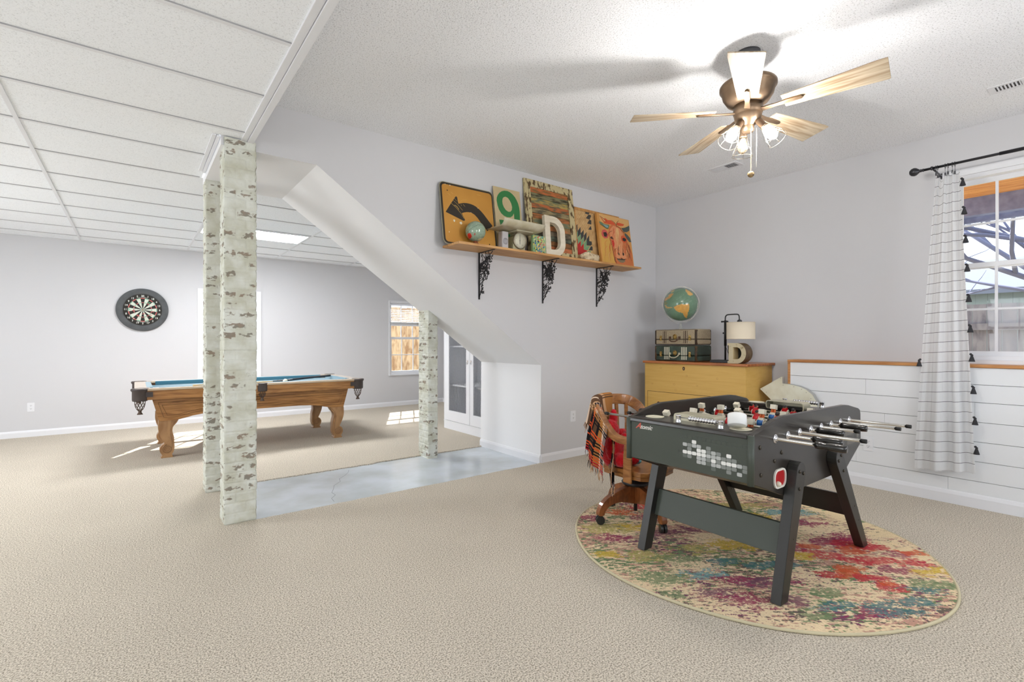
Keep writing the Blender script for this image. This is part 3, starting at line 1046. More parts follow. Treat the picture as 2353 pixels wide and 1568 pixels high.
LEG = [(.20, .390), (.1975, .308), (.21, .246), (.235, .185), (.25, .150), (.228, .132), (.211, .099), (.2126, .068), (.228, .037), (.233, .025), (.223, 0), (.321, 0), (.316, .03), (.331, .06), (.339, .11), (.336, .16), (.334, .215), (.321, .27), (.326, .32), (.355, .357), (.374, .392)]
LEGS = [tuple(p)[:2] for p in smoothpath([(x, 0, z) for x, z in LEG], 3)]
LEGS = [(p[0], p[2]) for p in smoothpath([(x, 0, z) for x, z in LEG], 3)]
for sx in (0, 1):
    for sy in (0, 1):
        b = mp()
        f = (lambda x: x) if sx == 0 else (lambda x: 2.33 - x)
        y0, y1 = (PY0 + .12, PY0 + .225) if sy == 0 else (PY1 - .225, PY1 - .12)
        b.prism([(f(x), z) for x, z in LEGS], y0, y1, 'y', smooth=True)
        lg = b.build('leg', M_oak_l, pool, bevel=.008)
        b = mp()                                   # carved volute, front and edge bead
        for yv in (y0 - .001, y1 + .001):
            sp = []
            for i in range(46):
                a = i / 45 * 2.4 * 2 * PI
                rr = .046 * (1 - i / 52)
                sp.append((f(.276 + rr * math.cos(a + 1.7)), yv, .092 + rr * math.sin(a + 1.7)))
            b.tube(sp, [.005 * (1 - i / 60) for i in range(46)], 6)
            b.tube([(f(x), yv, z) for x, z in [(.352, .380), (.318, .335), (.302, .29), (.306, .23), (.316, .17), (.318, .12), (.310, .09)]], .0028, 5)
        b.build('carving', mat('carving_brown_oak', (140, 102, 66), .4), lg)  # carved lines in a browner oak than the leg
def pocket(x, y, corner, sx, sy):
    b = mp()
    if corner:
        cx_, cy_ = x + sx * .045, y + sy * .045
        b.lathe([(.062, -.125), (.066, -.11), (.066, -.03), (.075, -.02), (.078, -.008), (.072, .002), (.052, .002), (.048, -.02), (.048, -.11)], (cx_, cy_, PZ), 24)
        b.box((x + sx * .07 - .0, y - .002, PZ - .085), (x + sx * .15, y + .012, PZ - .035)) if sx > 0 else b.box((x + sx * .15, y - .002, PZ - .085), (x + sx * .07, y + .012, PZ - .035))
        nr = .046
    else:
        cx_, cy_ = x, y + sy * .03
        b.lathe([(.05, -.09), (.054, -.08), (.054, -.01), (.058, 0), (.05, .003), (.042, .002), (.042, -.08)], (cx_, cy_, PZ), 24)
        nr = .040
    o = b.build('pocket', M_leather, pool)
    b = mp()
    top = PZ - (.115 if corner else .08)
    H = .11 if corner else .085
    rp = lambda t: nr * (1 - .12 * t) * math.sqrt(max(.06, 1 - t ** 3 * .93))
    for sgn in (-1, 1):
        for k in range(10):
            pts = []
            for i in range(9):
                tt = i / 8
                a = 2 * PI * k / 10 + sgn * tt * 1.3
                pts.append((cx_ + math.cos(a) * rp(tt), cy_ + math.sin(a) * rp(tt), top - H * tt))
            b.tube(pts, .0024, 4)
    b.lathe([(.012, -.001), (.016, -.01), (.013, -.018), (.026, -.042), (.0, -.042)][::-1], (cx_, cy_, top - H + .006), 10)
    b.build('net', mat('net_leather', (92, 76, 66), .7), o)
    return (cx_, cy_)
pocket(PX0, PY0, True, 1, 1); pocket(PX1, PY0, True, -1, 1); pocket(PX0, PY1, True, 1, -1); pocket(PX1, PY1, True, -1, -1)
pocket(1.165, PY0, False, 0, 1); pocket(1.165, PY1, False, 0, -1)
ZP = PZ - .045
t = thing('ball_tray', 'wooden ball tray on the pool table behind the brick pillar', 'ball tray', (.80, 6.62, ZP))
b = MB(); b.box((-.15, -.15, 0), (.15, .15, .006)); b.box((-.15, -.15, .0), (-.14, .15, .03)); b.box((.14, -.15, 0), (.15, .15, .03)); b.box((-.15, -.15, 0), (.15, -.14, .03)); b.box((-.15, .14, 0), (.15, .15, .03))
b.build('tray', wood('walnut_tray', (150, 104, 76), (110, 72, 50), (1, 8, 8), 4), t)
BC = {'cream_striped': (214, 206, 170), 'red': (196, 96, 84), 'blue': (92, 112, 160), 'green': (70, 130, 96), 'orange': (214, 132, 70), 'yellow': (222, 190, 84), 'purple': (110, 84, 130)}
for i, (dx, dy, cname, where) in enumerate(((-.105, -.105, 'cream_striped', 'nearest the left end of the tray'), (-.045, -.105, 'red', 'second from the left end of the tray'), (.015, -.105, 'blue', 'third from the left end of the tray'),
                                            (-.10, -.035, 'orange', 'in the second row of the tray'), (-.04, -.035, 'green', 'in the second row of the tray'))):
    b = MB((.80 + dx, 6.62 + dy, ZP + .036))
    b.sph((.80 + dx, 6.62 + dy, ZP + .036), .0286, 14)
    if cname == 'cream_striped':
        for k in range(len(b.f)):
            pass
    o = b.build('billiard_ball', mat('ball_' + cname, BC[cname], .08, coat=.5), None)
    o.location = (.80 + dx, 6.62 + dy, ZP + .0352)
    tag(o, cname.replace('_', ' ') + ' billiard ball ' + where, 'billiard ball', 'billiard balls in the tray')
b = MB(); b.sph((0, 0, 0), .0286, 16)
o = b.build('cue_ball', mat('ball_ivory', (236, 232, 206), .1, coat=.5)); o.location = (1.50, 6.62, ZP + .0286)
tag(o, 'ivory cue ball on the blue cloth beside the cue', 'cue ball')
t = thing('pool_cue', 'pool cue with a black butt lying on the blue cloth', 'pool cue', (1.5, 6.7, ZP))
b = MB((1.5, 6.7, ZP)); b.cyl((2.17, 7.0, ZP + .052), (1.36, 6.655, ZP + .024), .0155, .0125, 12); b.build('butt', mat('cue_black', (26, 30, 38), .25, coat=.4), t)
b = MB((1.5, 6.7, ZP)); b.cyl((1.36, 6.655, ZP + .024), (.50, 6.29, ZP + .053), .0115, .0065, 12); b.build('shaft', wood('maple', (222, 196, 150), (200, 168, 118), (1, 6, 6), 3), t)

# ============================================================ BUILT-IN CABINET
M_mesh = mat('expanded_metal', (190, 192, 196), .35, metal=.8)
CX = 3.50
cab = thing('built_in_cabinet', 'white built-in cabinet with wire mesh doors beyond the opening', 'cabinet', (CX, 5.5, 0))
OFFC = (CX, 5.5, 0)
b = MB(OFFC)
b.box((CX, 4.842, 0.0), (CX + .03, 6.15, .105)); b.box((CX - .006, 4.842, .105), (CX + .03, 6.15, .118))
b.box((CX + .0, 6.10, .118), (CX + .03, 6.15, ZL - .01)); b.box((CX, 4.842, 2.2), (CX + .03, 6.15, ZL - .01))
b.box((CX + .03, 6.12, 0), (4.975, 6.15, ZL - .01)); b.box((CX + .55, 4.842, .0), (CX + .57, 6.12, ZL - .01))
b.box((CX + .03, 4.842, .1), (CX + .55, 6.12, .118))
b.build('body', M_trim, cab)
b = MB(OFFC)
for z in (.60, 1.145, 1.6): b.box((CX + .06, 4.85, z), (CX + .54, 6.11, z + .02))
b.build('shelf', M_trim, cab)
for (y0, y1, hy) in ((5.475, 6.095, 5.515), (4.85, 5.468, 5.428)):
    b = MB(OFFC)
    fr = .085
    z0, z1 = .122, 2.19
    b.prism([(y0, z0), (y1, z0), (y1, z1), (y0, z1)], CX - .004, CX + .016, 'x', holes=[[(y0 + fr, .262), (y1 - fr, .262), (y1 - fr, z1 - .1), (y0 + fr, z1 - .1)]])
    d = b.build('door', M_trim, cab, bevel=.002)
    b = MB(OFFC)
    ya, yb, za, zb2 = y0 + fr - .008, y1 - fr + .008, .254, z1 - .092
    pw, ph = .036, .052
    nseg = int((yb - ya) / pw)
    for i in range(-int((zb2 - za) / ph) - 1, nseg + 2):
        for sgn in (1, -1):
            # straight wires at the lattice slope, clipped to the opening
            s0 = ya + i * pw if sgn > 0 else yb - i * pw
            pts = []
            u0, v0, u1, v1 = s0, za, s0 + sgn * (zb2 - za) * pw / ph, zb2
            du, dv = u1 - u0, v1 - v0
            ta, tb = 0.0, 1.0
            for pcomp, q0, q1 in ((du, ya - u0, yb - u0),):
                t1, t2 = sorted((q0 / pcomp, q1 / pcomp))
                ta, tb = max(ta, t1), min(tb, t2)
            if tb - ta > .001:
                xo = CX + .004 + (.0014 if sgn > 0 else 0)
                b.cyl((xo, u0 + du * ta, v0 + dv * ta), (xo, u0 + du * tb, v0 + dv * tb), .0016, n=4, caps=False)
    b.build('wire_mesh', M_mesh, d)
    b = MB(OFFC)
    b.box((CX - .012, hy - .008, .93), (CX - .004, hy + .008, .975))
    b.tube([(CX - .016, hy + .011 * math.cos(2 * PI * k / 16), .935 + .014 * math.sin(2 * PI * k / 16)) for k in range(16)], .0025, 6, closed=True)
    b.build('latch', M_chrome, d)

# ============================================================ WINDOW BLIND on the far right window
t = thing('window_blind', 'white slatted blind half lowered over the far right window', 'blind', (4.22, YF - .02, 1.93))
OB = (4.22, YF - .02, 1.93)
b = MB(OB); b.box((3.835, YF - .035, 1.955), (4.605, YF + .02, 1.985)); b.build('headrail', M_trim, t)
b = MB(OB)
z = 1.945
while z > 1.60:
    b.prism([(YF - .030, z - .004), (YF - .028, z - .005), (YF + .016, z + .004), (YF + .014, z + .005)], 3.84, 4.60, 'x')
    z -= .031
for i in range(9): b.box((3.84, YF - .028, 1.555 + i * .0045), (4.60, YF + .016, 1.558 + i * .0045))
b.build('slats', M_trim, t)
b = MB(OB); b.box((3.838, YF - .03, 1.525), (4.602, YF + .018, 1.553)); b.build('bottom_rail', M_trim, t)
b = MB(OB); b.cyl((4.39, YF - .034, 1.93), (4.39, YF - .034, 1.54), .002, n=6); b.build('cord', mat('blind_cord', (200, 190, 150), .7), t)

# ============================================================ RUG
RC, RR_ = (2.97, 1.555), 1.0
def make_rug():
    n = 420
    g_ = np.linspace(-1, 1, n + 1)
    A_, B_ = np.meshgrid(g_, g_)
    big = np.abs(A_) > np.abs(B_)
    with np.errstate(divide='ignore', invalid='ignore'):
        rad = np.where(big, A_, B_)
        phi = np.where(big, (np.pi / 4) * np.nan_to_num(B_ / A_), (np.pi / 2) - (np.pi / 4) * np.nan_to_num(A_ / B_))
    px_, py_ = rad * np.cos(phi), rad * np.sin(phi)
    ang = np.arctan2(py_, px_)
    wob = 1 + .006 * np.sin(3 * ang + 1) + .004 * np.sin(7 * ang)
    X = RC[0] + RR_ * px_ * wob
    Y = RC[1] + RR_ * py_ * wob
    # streak direction of the weave runs towards the window wall
    u, v = X * .80 - Y * .60, X * .60 + Y * .80
    st = vnoise(u * 9, v * 34, 3) * .35 + vnoise(u * 26, v * 80, 4) * .40 + vnoise(u * 60, v * 140, 5) * .25
    fine = vnoise(X * 160, Y * 160, 9)
    base = np.array(lin((226, 204, 168)))
    colr = np.zeros(X.shape + (3,)) + base
    pal = dict(c=(228, 206, 166), y=(206, 174, 66), o=(204, 92, 56), r=(190, 52, 66), m=(146, 50, 88), p=(122, 74, 96), t=(70, 118, 122), g=(116, 134, 98), b=(112, 158, 162), k=(190, 148, 130), l=(172, 162, 96), d=(108, 98, 88))
    # faint overall flecks
    f1 = vnoise(u * 14, v * 40, 11)
    for cc, lo, sd in (('k', .64, 12), ('g', .72, 13), ('p', .80, 15), ('d', .78, 14)):
        m = (vnoise(u * 34, v * 100, sd) * .5 + vnoise(u * 90, v * 220, sd + 3) * .25 + vnoise(u * 4, v * 6, sd + 30) * .4) > lo
        colr[m] = np.array(lin(pal[cc]))
    blobs = [  # x, y, radius, colour, solidity
        (2.13, 1.90, .10, 'y', 1.0), (2.30, 1.75, .13, 'l', .6), (2.45, 2.15, .16, 'l', .6), (2.62, 2.05, .12, 'y', .5), (2.12, 1.55, .14, 'g', .5), (2.35, 1.42, .12, 'b', .5),
        (2.40, 1.60, .14, 'g', .5), (2.55, 1.45, .10, 't', .6), (2.60, 1.62, .14, 'l', .6), (2.82, 1.52, .15, 'y', .75), (2.97, 1.42, .13, 'y', .7), (2.68, 1.30, .09, 't', .75), (2.80, 1.22, .09, 't', .8),
        (2.50, 1.18, .12, 'p', .5), (2.62, 1.12, .10, 'm', .55), (2.42, 1.30, .10, 'm', .45), (2.22, 1.28, .10, 'p', .5), (2.28, 1.15, .12, 'm', .45), (2.45, 1.02, .10, 'p', .45), (2.52, .88, .12, 't', .5), (2.38, .92, .10, 'g', .5),
        (2.60, .78, .12, 'm', .5), (2.72, .72, .12, 't', .5), (2.66, .95, .10, 'g', .5), (2.88, .66, .10, 't', .5), (2.05, 1.40, .08, 'g', .6),
        (2.86, 1.02, .07, 'r', .9), (2.95, .96, .09, 'o', .9), (2.99, .88, .10, 'r', .9), (2.96, .78, .09, 'r', .85), (3.02, .98, .08, 'o', .9), (2.99, .80, .06, 'o', .8), (3.08, 1.30, .12, 'm', .6), (3.16, 1.24, .10, 'o', .85), (3.10, 1.14, .12, 'r', .55),
        (3.34, 1.18, .13, 'm', .8), (3.42, 1.10, .14, 'r', .8), (3.32, 1.06, .12, 'o', .75), (3.50, 1.16, .12, 'm', .7), (3.44, 1.00, .10, 'r', .6), (3.16, 1.00, .10, 'r', .55), (3.26, .92, .12, 'r', .5), (3.18, .84, .10, 'm', .4),
        (3.46, .86, .10, 'm', .7), (3.40, .78, .10, 'r', .6), (3.54, .84, .08, 'o', .6), (3.30, .72, .10, 'y', .75), (3.40, .66, .10, 'y', .5), (3.14, .70, .12, 'g', .5), (3.05, .68, .10, 't', .5), (3.22, .62, .10, 'g', .55),
        (2.75, 2.30, .14, 'o', .6), (2.95, 2.30, .14, 'r', .55), (3.10, 2.20, .14, 'o', .7), (3.20, 2.05, .13, 'o', .8), (3.32, 2.02, .12, 'r', .6), (3.05, 2.02, .12, 'k', .6), (3.46, 1.92, .14, 'l', .5), (3.62, 1.82, .14, 'l', .5), (3.38, 1.72, .14, 'y', .5),
        (3.62, 1.62, .12, 'b', .5), (3.74, 1.52, .12, 'b', .5), (3.30, 1.50, .12, 'p', .4), (3.20, 1.62, .12, 'g', .35), (3.50, 1.46, .12, 'p', .45), (3.58, 1.38, .1, 'm', .35), (2.85, 1.80, .16, 'p', .35), (2.65, 1.90, .12, 'p', .4), (2.95, 1.75, .14, 'k', .6),
        (2.50, 2.35, .10, 'm', .5), (2.36, 2.02, .12, 'm', .45), (3.05, 1.52, .14, 'g', .3), (3.0, 1.2, .1, 'y', .6), (2.80, 2.12, .12, 'm', .35), (3.78, 1.7, .12, 'k', .4)]
    for i, (bx, by, br, cc, sol) in enumerate(blobs):
        du, dv = (X - bx) * .80 - (Y - by) * .60, (X - bx) * .60 + (Y - by) * .80
        d = np.sqrt((du / 1.15) ** 2 + (dv / .62) ** 2) / br
        edge = vnoise(u * 14, v * 28, 40 + i) * .45 + vnoise(u * 44, v * 110, 90 + i) * .30 + vnoise(u * 120, v * 260, 140 + i) * .25
        m = ((1.12 - d) + (edge - .60) * (1.9 - sol) * 1.5 > .20) & (vnoise(X * 95 + i, Y * 95, 17) < .62 + .25 * sol)
        c = np.array(lin(pal[cc]))
        colr[m] = colr[m] * .22 + c * .78 * (.85 + .3 * fine[m])[:, None]
    # pale worn area towards the right rim
    m = ((X - 3.62) * .7 - (Y - 1.0) * .3 + .12 + (st - .5) * .5 > .12) & (st > .40) & (X > 3.3) & (Y < 1.75)
    colr[m & (vnoise(u * 7, v * 14, 77) > .35)] = np.array(lin(pal['c']))
    colr *= (.86 + .28 * vnoise(X * 230, Y * 230, 21))[..., None]
    mb = MB((RC[0], RC[1], 0))
    mb.v = [Vector((X[j, i], Y[j, i], .0115)) for j in range(n + 1) for i in range(n + 1)]
    for j in range(n):
        for i in range(n):
            mb.f.append([j * (n + 1) + i, j * (n + 1) + i + 1, (j + 1) * (n + 1) + i + 1, (j + 1) * (n + 1) + i])
    mb.mi = [0] * len(mb.f)
    mb.sm = [False] * len(mb.f)
    C = np.ones((len(mb.v), 4), np.float32)
    C[:, :3] = colr.reshape(-1, 3)
    root = thing('round_rug', 'round rug with splashes of red, teal and mustard under the foosball table', 'rug', (RC[0], RC[1], 0))
    mb.build('pile', attr_mat('rug_pile', .95, bump=(260, .5, .003), spec=.1), root, colors=C)
    b = MB((RC[0], RC[1], 0))
    b.tube([(RC[0] + RR_ * math.cos(a) * (1 + .006 * math.sin(3 * a + 1) + .004 * math.sin(7 * a)), RC[1] + RR_ * math.sin(a) * (1 + .006 * math.sin(3 * a + 1) + .004 * math.sin(7 * a)), .007) for a in [2 * PI * k / 160 for k in range(160)]], .0075, 6, closed=True)
    b.build('binding', mat('rug_binding', (198, 188, 156), .9), root)
make_rug()
ZR = .012

# ============================================================ FOOSBALL TABLE
FO = (2.87, 1.44, ZR)
M_fblk = mat('matte_black_laminate', (44, 40, 36), .28, spec=.5, bump=(400, .05, .001))
M_fgrn = mat('grey_green_panel', (66, 72, 64), .45, spec=.4, bump=(400, .05, .001))
M_fleg = mat('black_leg_laminate', (40, 39, 36), .38, spec=.45)
M_steel = mat('polished_steel', (205, 200, 190), .18, metal=1.0)
M_redp = mat('red_plastic', (170, 22, 26), .35)
M_ivory = mat('ivory_plastic', (216, 208, 188), .35)
M_blue = mat('blue_shirt', (30, 92, 160), .4)
M_redshirt = mat('red_shirt', (200, 24, 34), .4)
M_orange = mat('orange_sock', (222, 108, 52), .4)
M_bolt = mat('bolt', (70, 64, 56), .35, metal=.8)
foos = thing('foosball_table', 'black foosball table on splayed legs in the middle of the round rug', 'foosball table', FO)
def mf(): return MB(FO)
foos.location = (2.8305, 1.4325, ZR)
foos.scale = (.964, 1.0368, 1.0107)
prof = [(2.19, .580), (2.495, .478), (3.305, .478), (3.56, .605), (3.555, .775), (3.545, .800), (3.52, .812), (3.36, .842), (3.30, .848), (2.50, .854), (2.42, .846), (2.33, .828), (2.25, .806), (2.205, .797), (2.19, .788)]
b = mf(); b.prism(prof, 1.10, 1.124, 'y'); sp_n = b.build('side_panel', M_fblk, foos, bevel=.003)
b = mf(); b.prism(prof, 1.756, 1.78, 'y'); b.build('side_panel', M_fblk, foos, bevel=.003)
b = mf(); b.box((2.196, 1.124, .578), (2.215, 1.756, .780)); ep = b.build('end_panel', M_fgrn, foos)
b = mf(); b.prism([(3.555, .612), (3.535, .612), (3.535, .79), (3.55, .79)], 1.124, 1.756, 'y'); b.build('end_panel', M_fblk, foos)
b = mf(); b.prism([(2.20, .584), (2.495, .484), (3.30, .484), (3.55, .618), (3.54, .630), (3.30, .50), (2.50, .50), (2.21, .60)], 1.124, 1.756, 'y'); b.build('underside', M_fblk, foos)
for y in (1.112, 1.768):
    b = mf(); b.cyl((2.196, y, .570), (2.196, y, .793), .0145, n=16); b.build('corner_post', M_fgrn, foos)
b = mf(); b.prism([(2.184, .776), (2.40, .776), (2.40, .798), (2.20, .799), (2.188, .795)], 1.124, 1.756, 'y'); b.build('end_deck', M_fblk, foos, bevel=.004)
b = mf(); b.prism([(3.40, .775), (3.55, .775), (3.55, .792), (3.40, .797)], 1.124, 1.756, 'y'); b.build('end_deck', M_fblk, foos, bevel=.004)
b = mf()
b.box((2.40, 1.124, .64), (3.40, 1.756, .655))
b.m = 1
for x in (2.56, 2.90, 3.24): b.box((x - .003, 1.13, .655), (x + .003, 1.75, .6556))
b.tube([(2.9 + .1 * math.cos(2 * PI * k / 32), 1.44 + .1 * math.sin(2 * PI * k / 32), .6553) for k in range(32)], .002, 4, closed=True)
b.build('playfield', [mat('playfield_green', (78, 92, 70), .3, coat=.3), mat('playfield_line', (220, 220, 210), .4)], foos)
b = mf(); b.box((2.398, 1.124, .655), (2.404, 1.756, .787)); b.box((3.396, 1.124, .655), (3.402, 1.756, .776)); b.build('inner_wall', M_fblk, foos)
# silver goal boxes
for (xa, dx) in ((2.30, 1), (3.46, -1)):
    b = mf()
    zt = .800 if dx > 0 else .795
    o = rrect(1.335, zt - .02, 1.56, zt + .034, .016, 3)
    i_ = rrect(1.341, zt - .02, 1.554, zt + .028, .012, 3)
    b.prism(o, xa, xa + dx * .10, 'x', holes=[i_])
    b.prism(i_, xa, xa + dx * .004, 'x')
    b.build('goal_box', mat('goal_silver', (190, 184, 160), .35, metal=.5), foos, bevel=.002)
# scorer: two chrome posts, rail and ten beads, at each end
for (x, zt, ys) in ((2.150 + .07, .799, (1.262, 1.482)), (3.50, .794, (1.285, 1.50))):
    t_ = mf()
    for y in ys:
        t_.lathe([(.014, 0), (.014, .004), (.0125, .006), (.0125, .034), (.014, .036), (.013, .040), (0, .040)], (x, y, zt), 16)
    t_.cyl((x, ys[0], zt + .028), (x, ys[1], zt + .028), .0022, n=8)
    sc_ = t_.build('score_rail', M_chrome, foos)
    for k in range(10):
        b = mf(); b.lathe([(.003, -.0068), (.010, -.0062), (.0125, 0), (.010, .0062), (.003, .0068)], (x, ys[0] + .028 + .0142 * k, zt + .028), 14, T=Matrix.Rotation(R(90), 4, 'X'))
        b.build('score_bead', M_chrome, sc_)
# ball return cup on the near side
b = mf()
def stad(x, z, w, h, n=8): return rrect(x - w / 2, z - h / 2, x + w / 2, z + h / 2, min(w, h) / 2 * .8, n)
b.prism(stad(2.450, .568, .124, .090), 1.093, 1.101, 'y', holes=[stad(2.450, .568, .106, .072)])
cupo = b.build('ball_return_rim', mat('white_plastic', (226, 222, 212), .4), foos, bevel=.002)
b = mf(); b.prism(stad(2.450, .568, .106, .072), 1.0985, 1.0995, 'y'); 
b.build('ball_return_cup', M_redp, cupo)
b = mf(); b.sph((2.422, 1.092, .546), .013, 10); b.build('ball', M_ivory, cupo)
def stud(x, z, r=.008):
    b = mf(); b.lathe([(r * 1.25, 0), (r * 1.25, .002), (r, .004), (0, .006)], (x, 1.10, z), 12, T=Matrix.Rotation(R(90), 4, 'X')); b.build('bolt', M_bolt, foos)
for x, z in ((2.255, .735), (2.265, .610), (2.475, .685), (2.40, .655), (3.50, .695)): stud(x, z)
# end panel lettering and its pattern of rounded squares
cells = ["..............", "...3..........", ".2122.1.......", ".o1o33121.3o..", "o33333222111o.", ".d1.2213133321", "....22d22111o1", ".......d..1.2."]
M_c = [mat('print_white', (226, 226, 222), .5), mat('print_light', (176, 178, 176), .5), mat('print_mid', (128, 132, 128), .5), mat('print_dim', (92, 98, 92), .5)]
b = mf()
for r_, row in enumerate(cells):
    for c, ch in enumerate(row):
        if ch == '.' and not (r_ == 0): continue
        u0 = .455 + c * .0388
        v0 = .20 + r_ * .088
        cu, cv = u0 + .0194, v0 + .044
        hw, hh = .0181 * .632, .0405 * .21
        pts = rrect(-hw, -hh, hw, hh, .0042, 3)
        y0, z0 = 1.756 - cu * .632, .790 - cv * .21
        if u0 + .0388 > 1.0: continue
        if ch in '.o':
            b.m = 3
            o3 = [(2.1952, y0 + p[0], z0 + p[1]) for p in pts]
            b.tube(o3, .0006, 3, closed=True)
        else:
            b.m = {'3': 0, '2': 1, '1': 2, 'd': 3}[ch]
            b.poly([(2.1952, y0 + p[0], z0 + p[1]) for p in pts])
b.build('printed_squares', M_c, ep)
TEP = Matrix(((0, 0, -1, 2.1955 - FO[0]), (-1, 0, 0, 0), (0, 1, 0, 0), (0, 0, 0, 1)))
b = mf()
m_ = TEP.copy(); m_[1][3], m_[2][3] = 1.660 - FO[1], .752 - FO[2]
text_into(b, 'tomic', .032, m_, shear=.5, bold=.0006)
b.build('brand_lettering', mat('logo_silver', (216, 214, 208), .4), ep)
b = mf()
m_ = TEP.copy(); m_[1][3], m_[2][3] = 1.708 - FO[1], .755 - FO[2]
text_into(b, 'A', .044, m_, shear=.5, bold=.0008)
b.build('brand_lettering', mat('logo_red', (196, 84, 66), .4), ep)
b = mf()
rs = random.Random(31)
for r_ in range(5):
    for c in range(7):
        if rs.random() < .2 or c + r_ < 2: continue
        b.m = rs.choice((1, 2, 2, 3, 3))
        b.poly([(3.315 + c * .031 + p[0], 1.0995, .735 - r_ * .027 + p[1]) for p in rrect(-.0138, -.0115, .0138, .0115, .004, 3)])
b.build('printed_squares', [mat('side_print_white', (200, 196, 186), .5), mat('side_print_light', (158, 154, 148), .5), mat('side_print_mid', (112, 108, 102), .5), mat('side_print_dim', (84, 80, 76), .5)], sp_n)
# legs, stretchers
def leg(xf, xt, yo, yi):
    b = mf()
    hw = .037
    top = .585
    d = Vector((xt - xf, top - ZR)).normalized()
    n_ = Vector((d.y, -d.x))
    w0, w1 = .036, .050
    pts = [(xf - w0, ZR + .004), (xf + w0, ZR + .004)]
    a0 = math.degrees(math.atan2(n_.y, n_.x))
    pts += arc(xt, top, w1, a0, a0 + 180, 10)
    b.prism(pts, yo, yi, 'y')
    b.cyl((xf, (yo + yi) / 2, ZR), (xf, (yo + yi) / 2, ZR + .006), .016, n=12)
    lg = b.build('leg', M_fleg, foos, bevel=.002)
    yy = min(yo, yi)
    for (t_, s_) in ((1.0, .022), (1.0, -.022), (.87, 0)):
        q = Vector((xf, ZR)) + (Vector((xt, top)) - Vector((xf, ZR))) * t_
        q = q + n_ * s_
        bb = mf(); bb.lathe([(.0085, 0), (.0085, .002), (.006, .005), (0, .006)], (q.x, yy, q.y), 12, T=Matrix.Rotation(R(90), 4, 'X')); bb.build('bolt', M_bolt, lg)
    for t_ in (.32, .48):
        q = Vector((xf, ZR)) + (Vector((xt, top)) - Vector((xf, ZR))) * t_
        bb = mf(); bb.lathe([(.004, 0), (.004, .001), (0, .0015)], (q.x + .01, yy, q.y), 10, T=Matrix.Rotation(R(90), 4, 'X')); bb.build('screw', M_bolt, lg)
leg(2.387, 2.575, 1.052, 1.099); leg(3.476, 3.070, 1.052, 1.099)
leg(2.387, 2.575, 1.828, 1.781); leg(3.476, 3.070, 1.828, 1.781)
for x0, x1 in ((2.450, 2.496), (3.352, 3.262)):
    b = mf()
    s_ = (x1 - x0)
    b.prism([(x0, .205), (x0 + .02, .205), (x1 + .02, .345), (x1, .345)], 1.10, 1.78, 'y')
    b.build('stretcher', M_fgrn if x0 < 3 else M_fleg, foos, bevel=.002)
# rods with players, bearings, bumpers, handles
RZ = .757
TY = Matrix.Rotation(R(90), 4, 'X')
def player(rod, x, y, ang, shirt, tilt):
    """barrel torso on the rod; feet point along ang (deg, 0 = up)"""
    T = Matrix.Translation((x, y, RZ)) @ Matrix.Rotation(R(ang), 4, 'Y') @ Matrix.Scale(1.14, 4)
    b = mf()
    b.m = 0
    b.cyl(T @ Vector((0, -.014, 0)), T @ Vector((0, .014, 0)), .0195, n=16)
    b.box((-.012, -.011, -.026), (.012, .011, 0), T=T)
    b.m = 1
    for s in (-1, 1): b.cyl(T @ Vector((0, s * .014, 0)), T @ Vector((0, s * .0165, 0)), .0220, n=16)
    b.box((-.009, -.012, .012), (.009, .012, .026), T=T)
    b.box((-.012, -.0135, .044), (.012, .0135, .068), T=T)
    b.m = 2
    for s in (-1, 1): b.cyl(T @ Vector((0, s * .006, .024)), T @ Vector((0, s * .006, .046)), .0068, n=8)
    b.m = 3
    b.sph(T @ Vector((0, 0, -.035)), .0118, 8)
    b.m = 4
    b.sph(T @ Vector((.001, 0, -.0368)), .0115, 8)
    b.build('player', [shirt, M_ivory, M_orange if shirt == M_blue else M_redshirt, mat('player_skin', (196, 140, 110), .5), mat('player_hair', (28, 22, 24), .5)], rod)
rods = [  # team, player positions, camera-side end, far-side end
    ('blue', (1.655, 1.45, 1.215), .927, 2.09, 180), ('blue', (1.60, 1.36), .987, 2.02, 180), ('red', (1.68, 1.455, 1.24), .833, 1.93, 0), ('blue', (1.69, 1.575, 1.46, 1.345, 1.23), 1.071, 1.95, 180),
    ('red', (1.66, 1.545, 1.43, 1.315, 1.20), .943, 1.90, 0), ('blue', (1.60, 1.40, 1.20), 1.053, 1.93, 180), ('red', (1.56, 1.34), .839, 1.87, 0), ('red', (1.64, 1.44, 1.24), .827, 1.86, 0)]
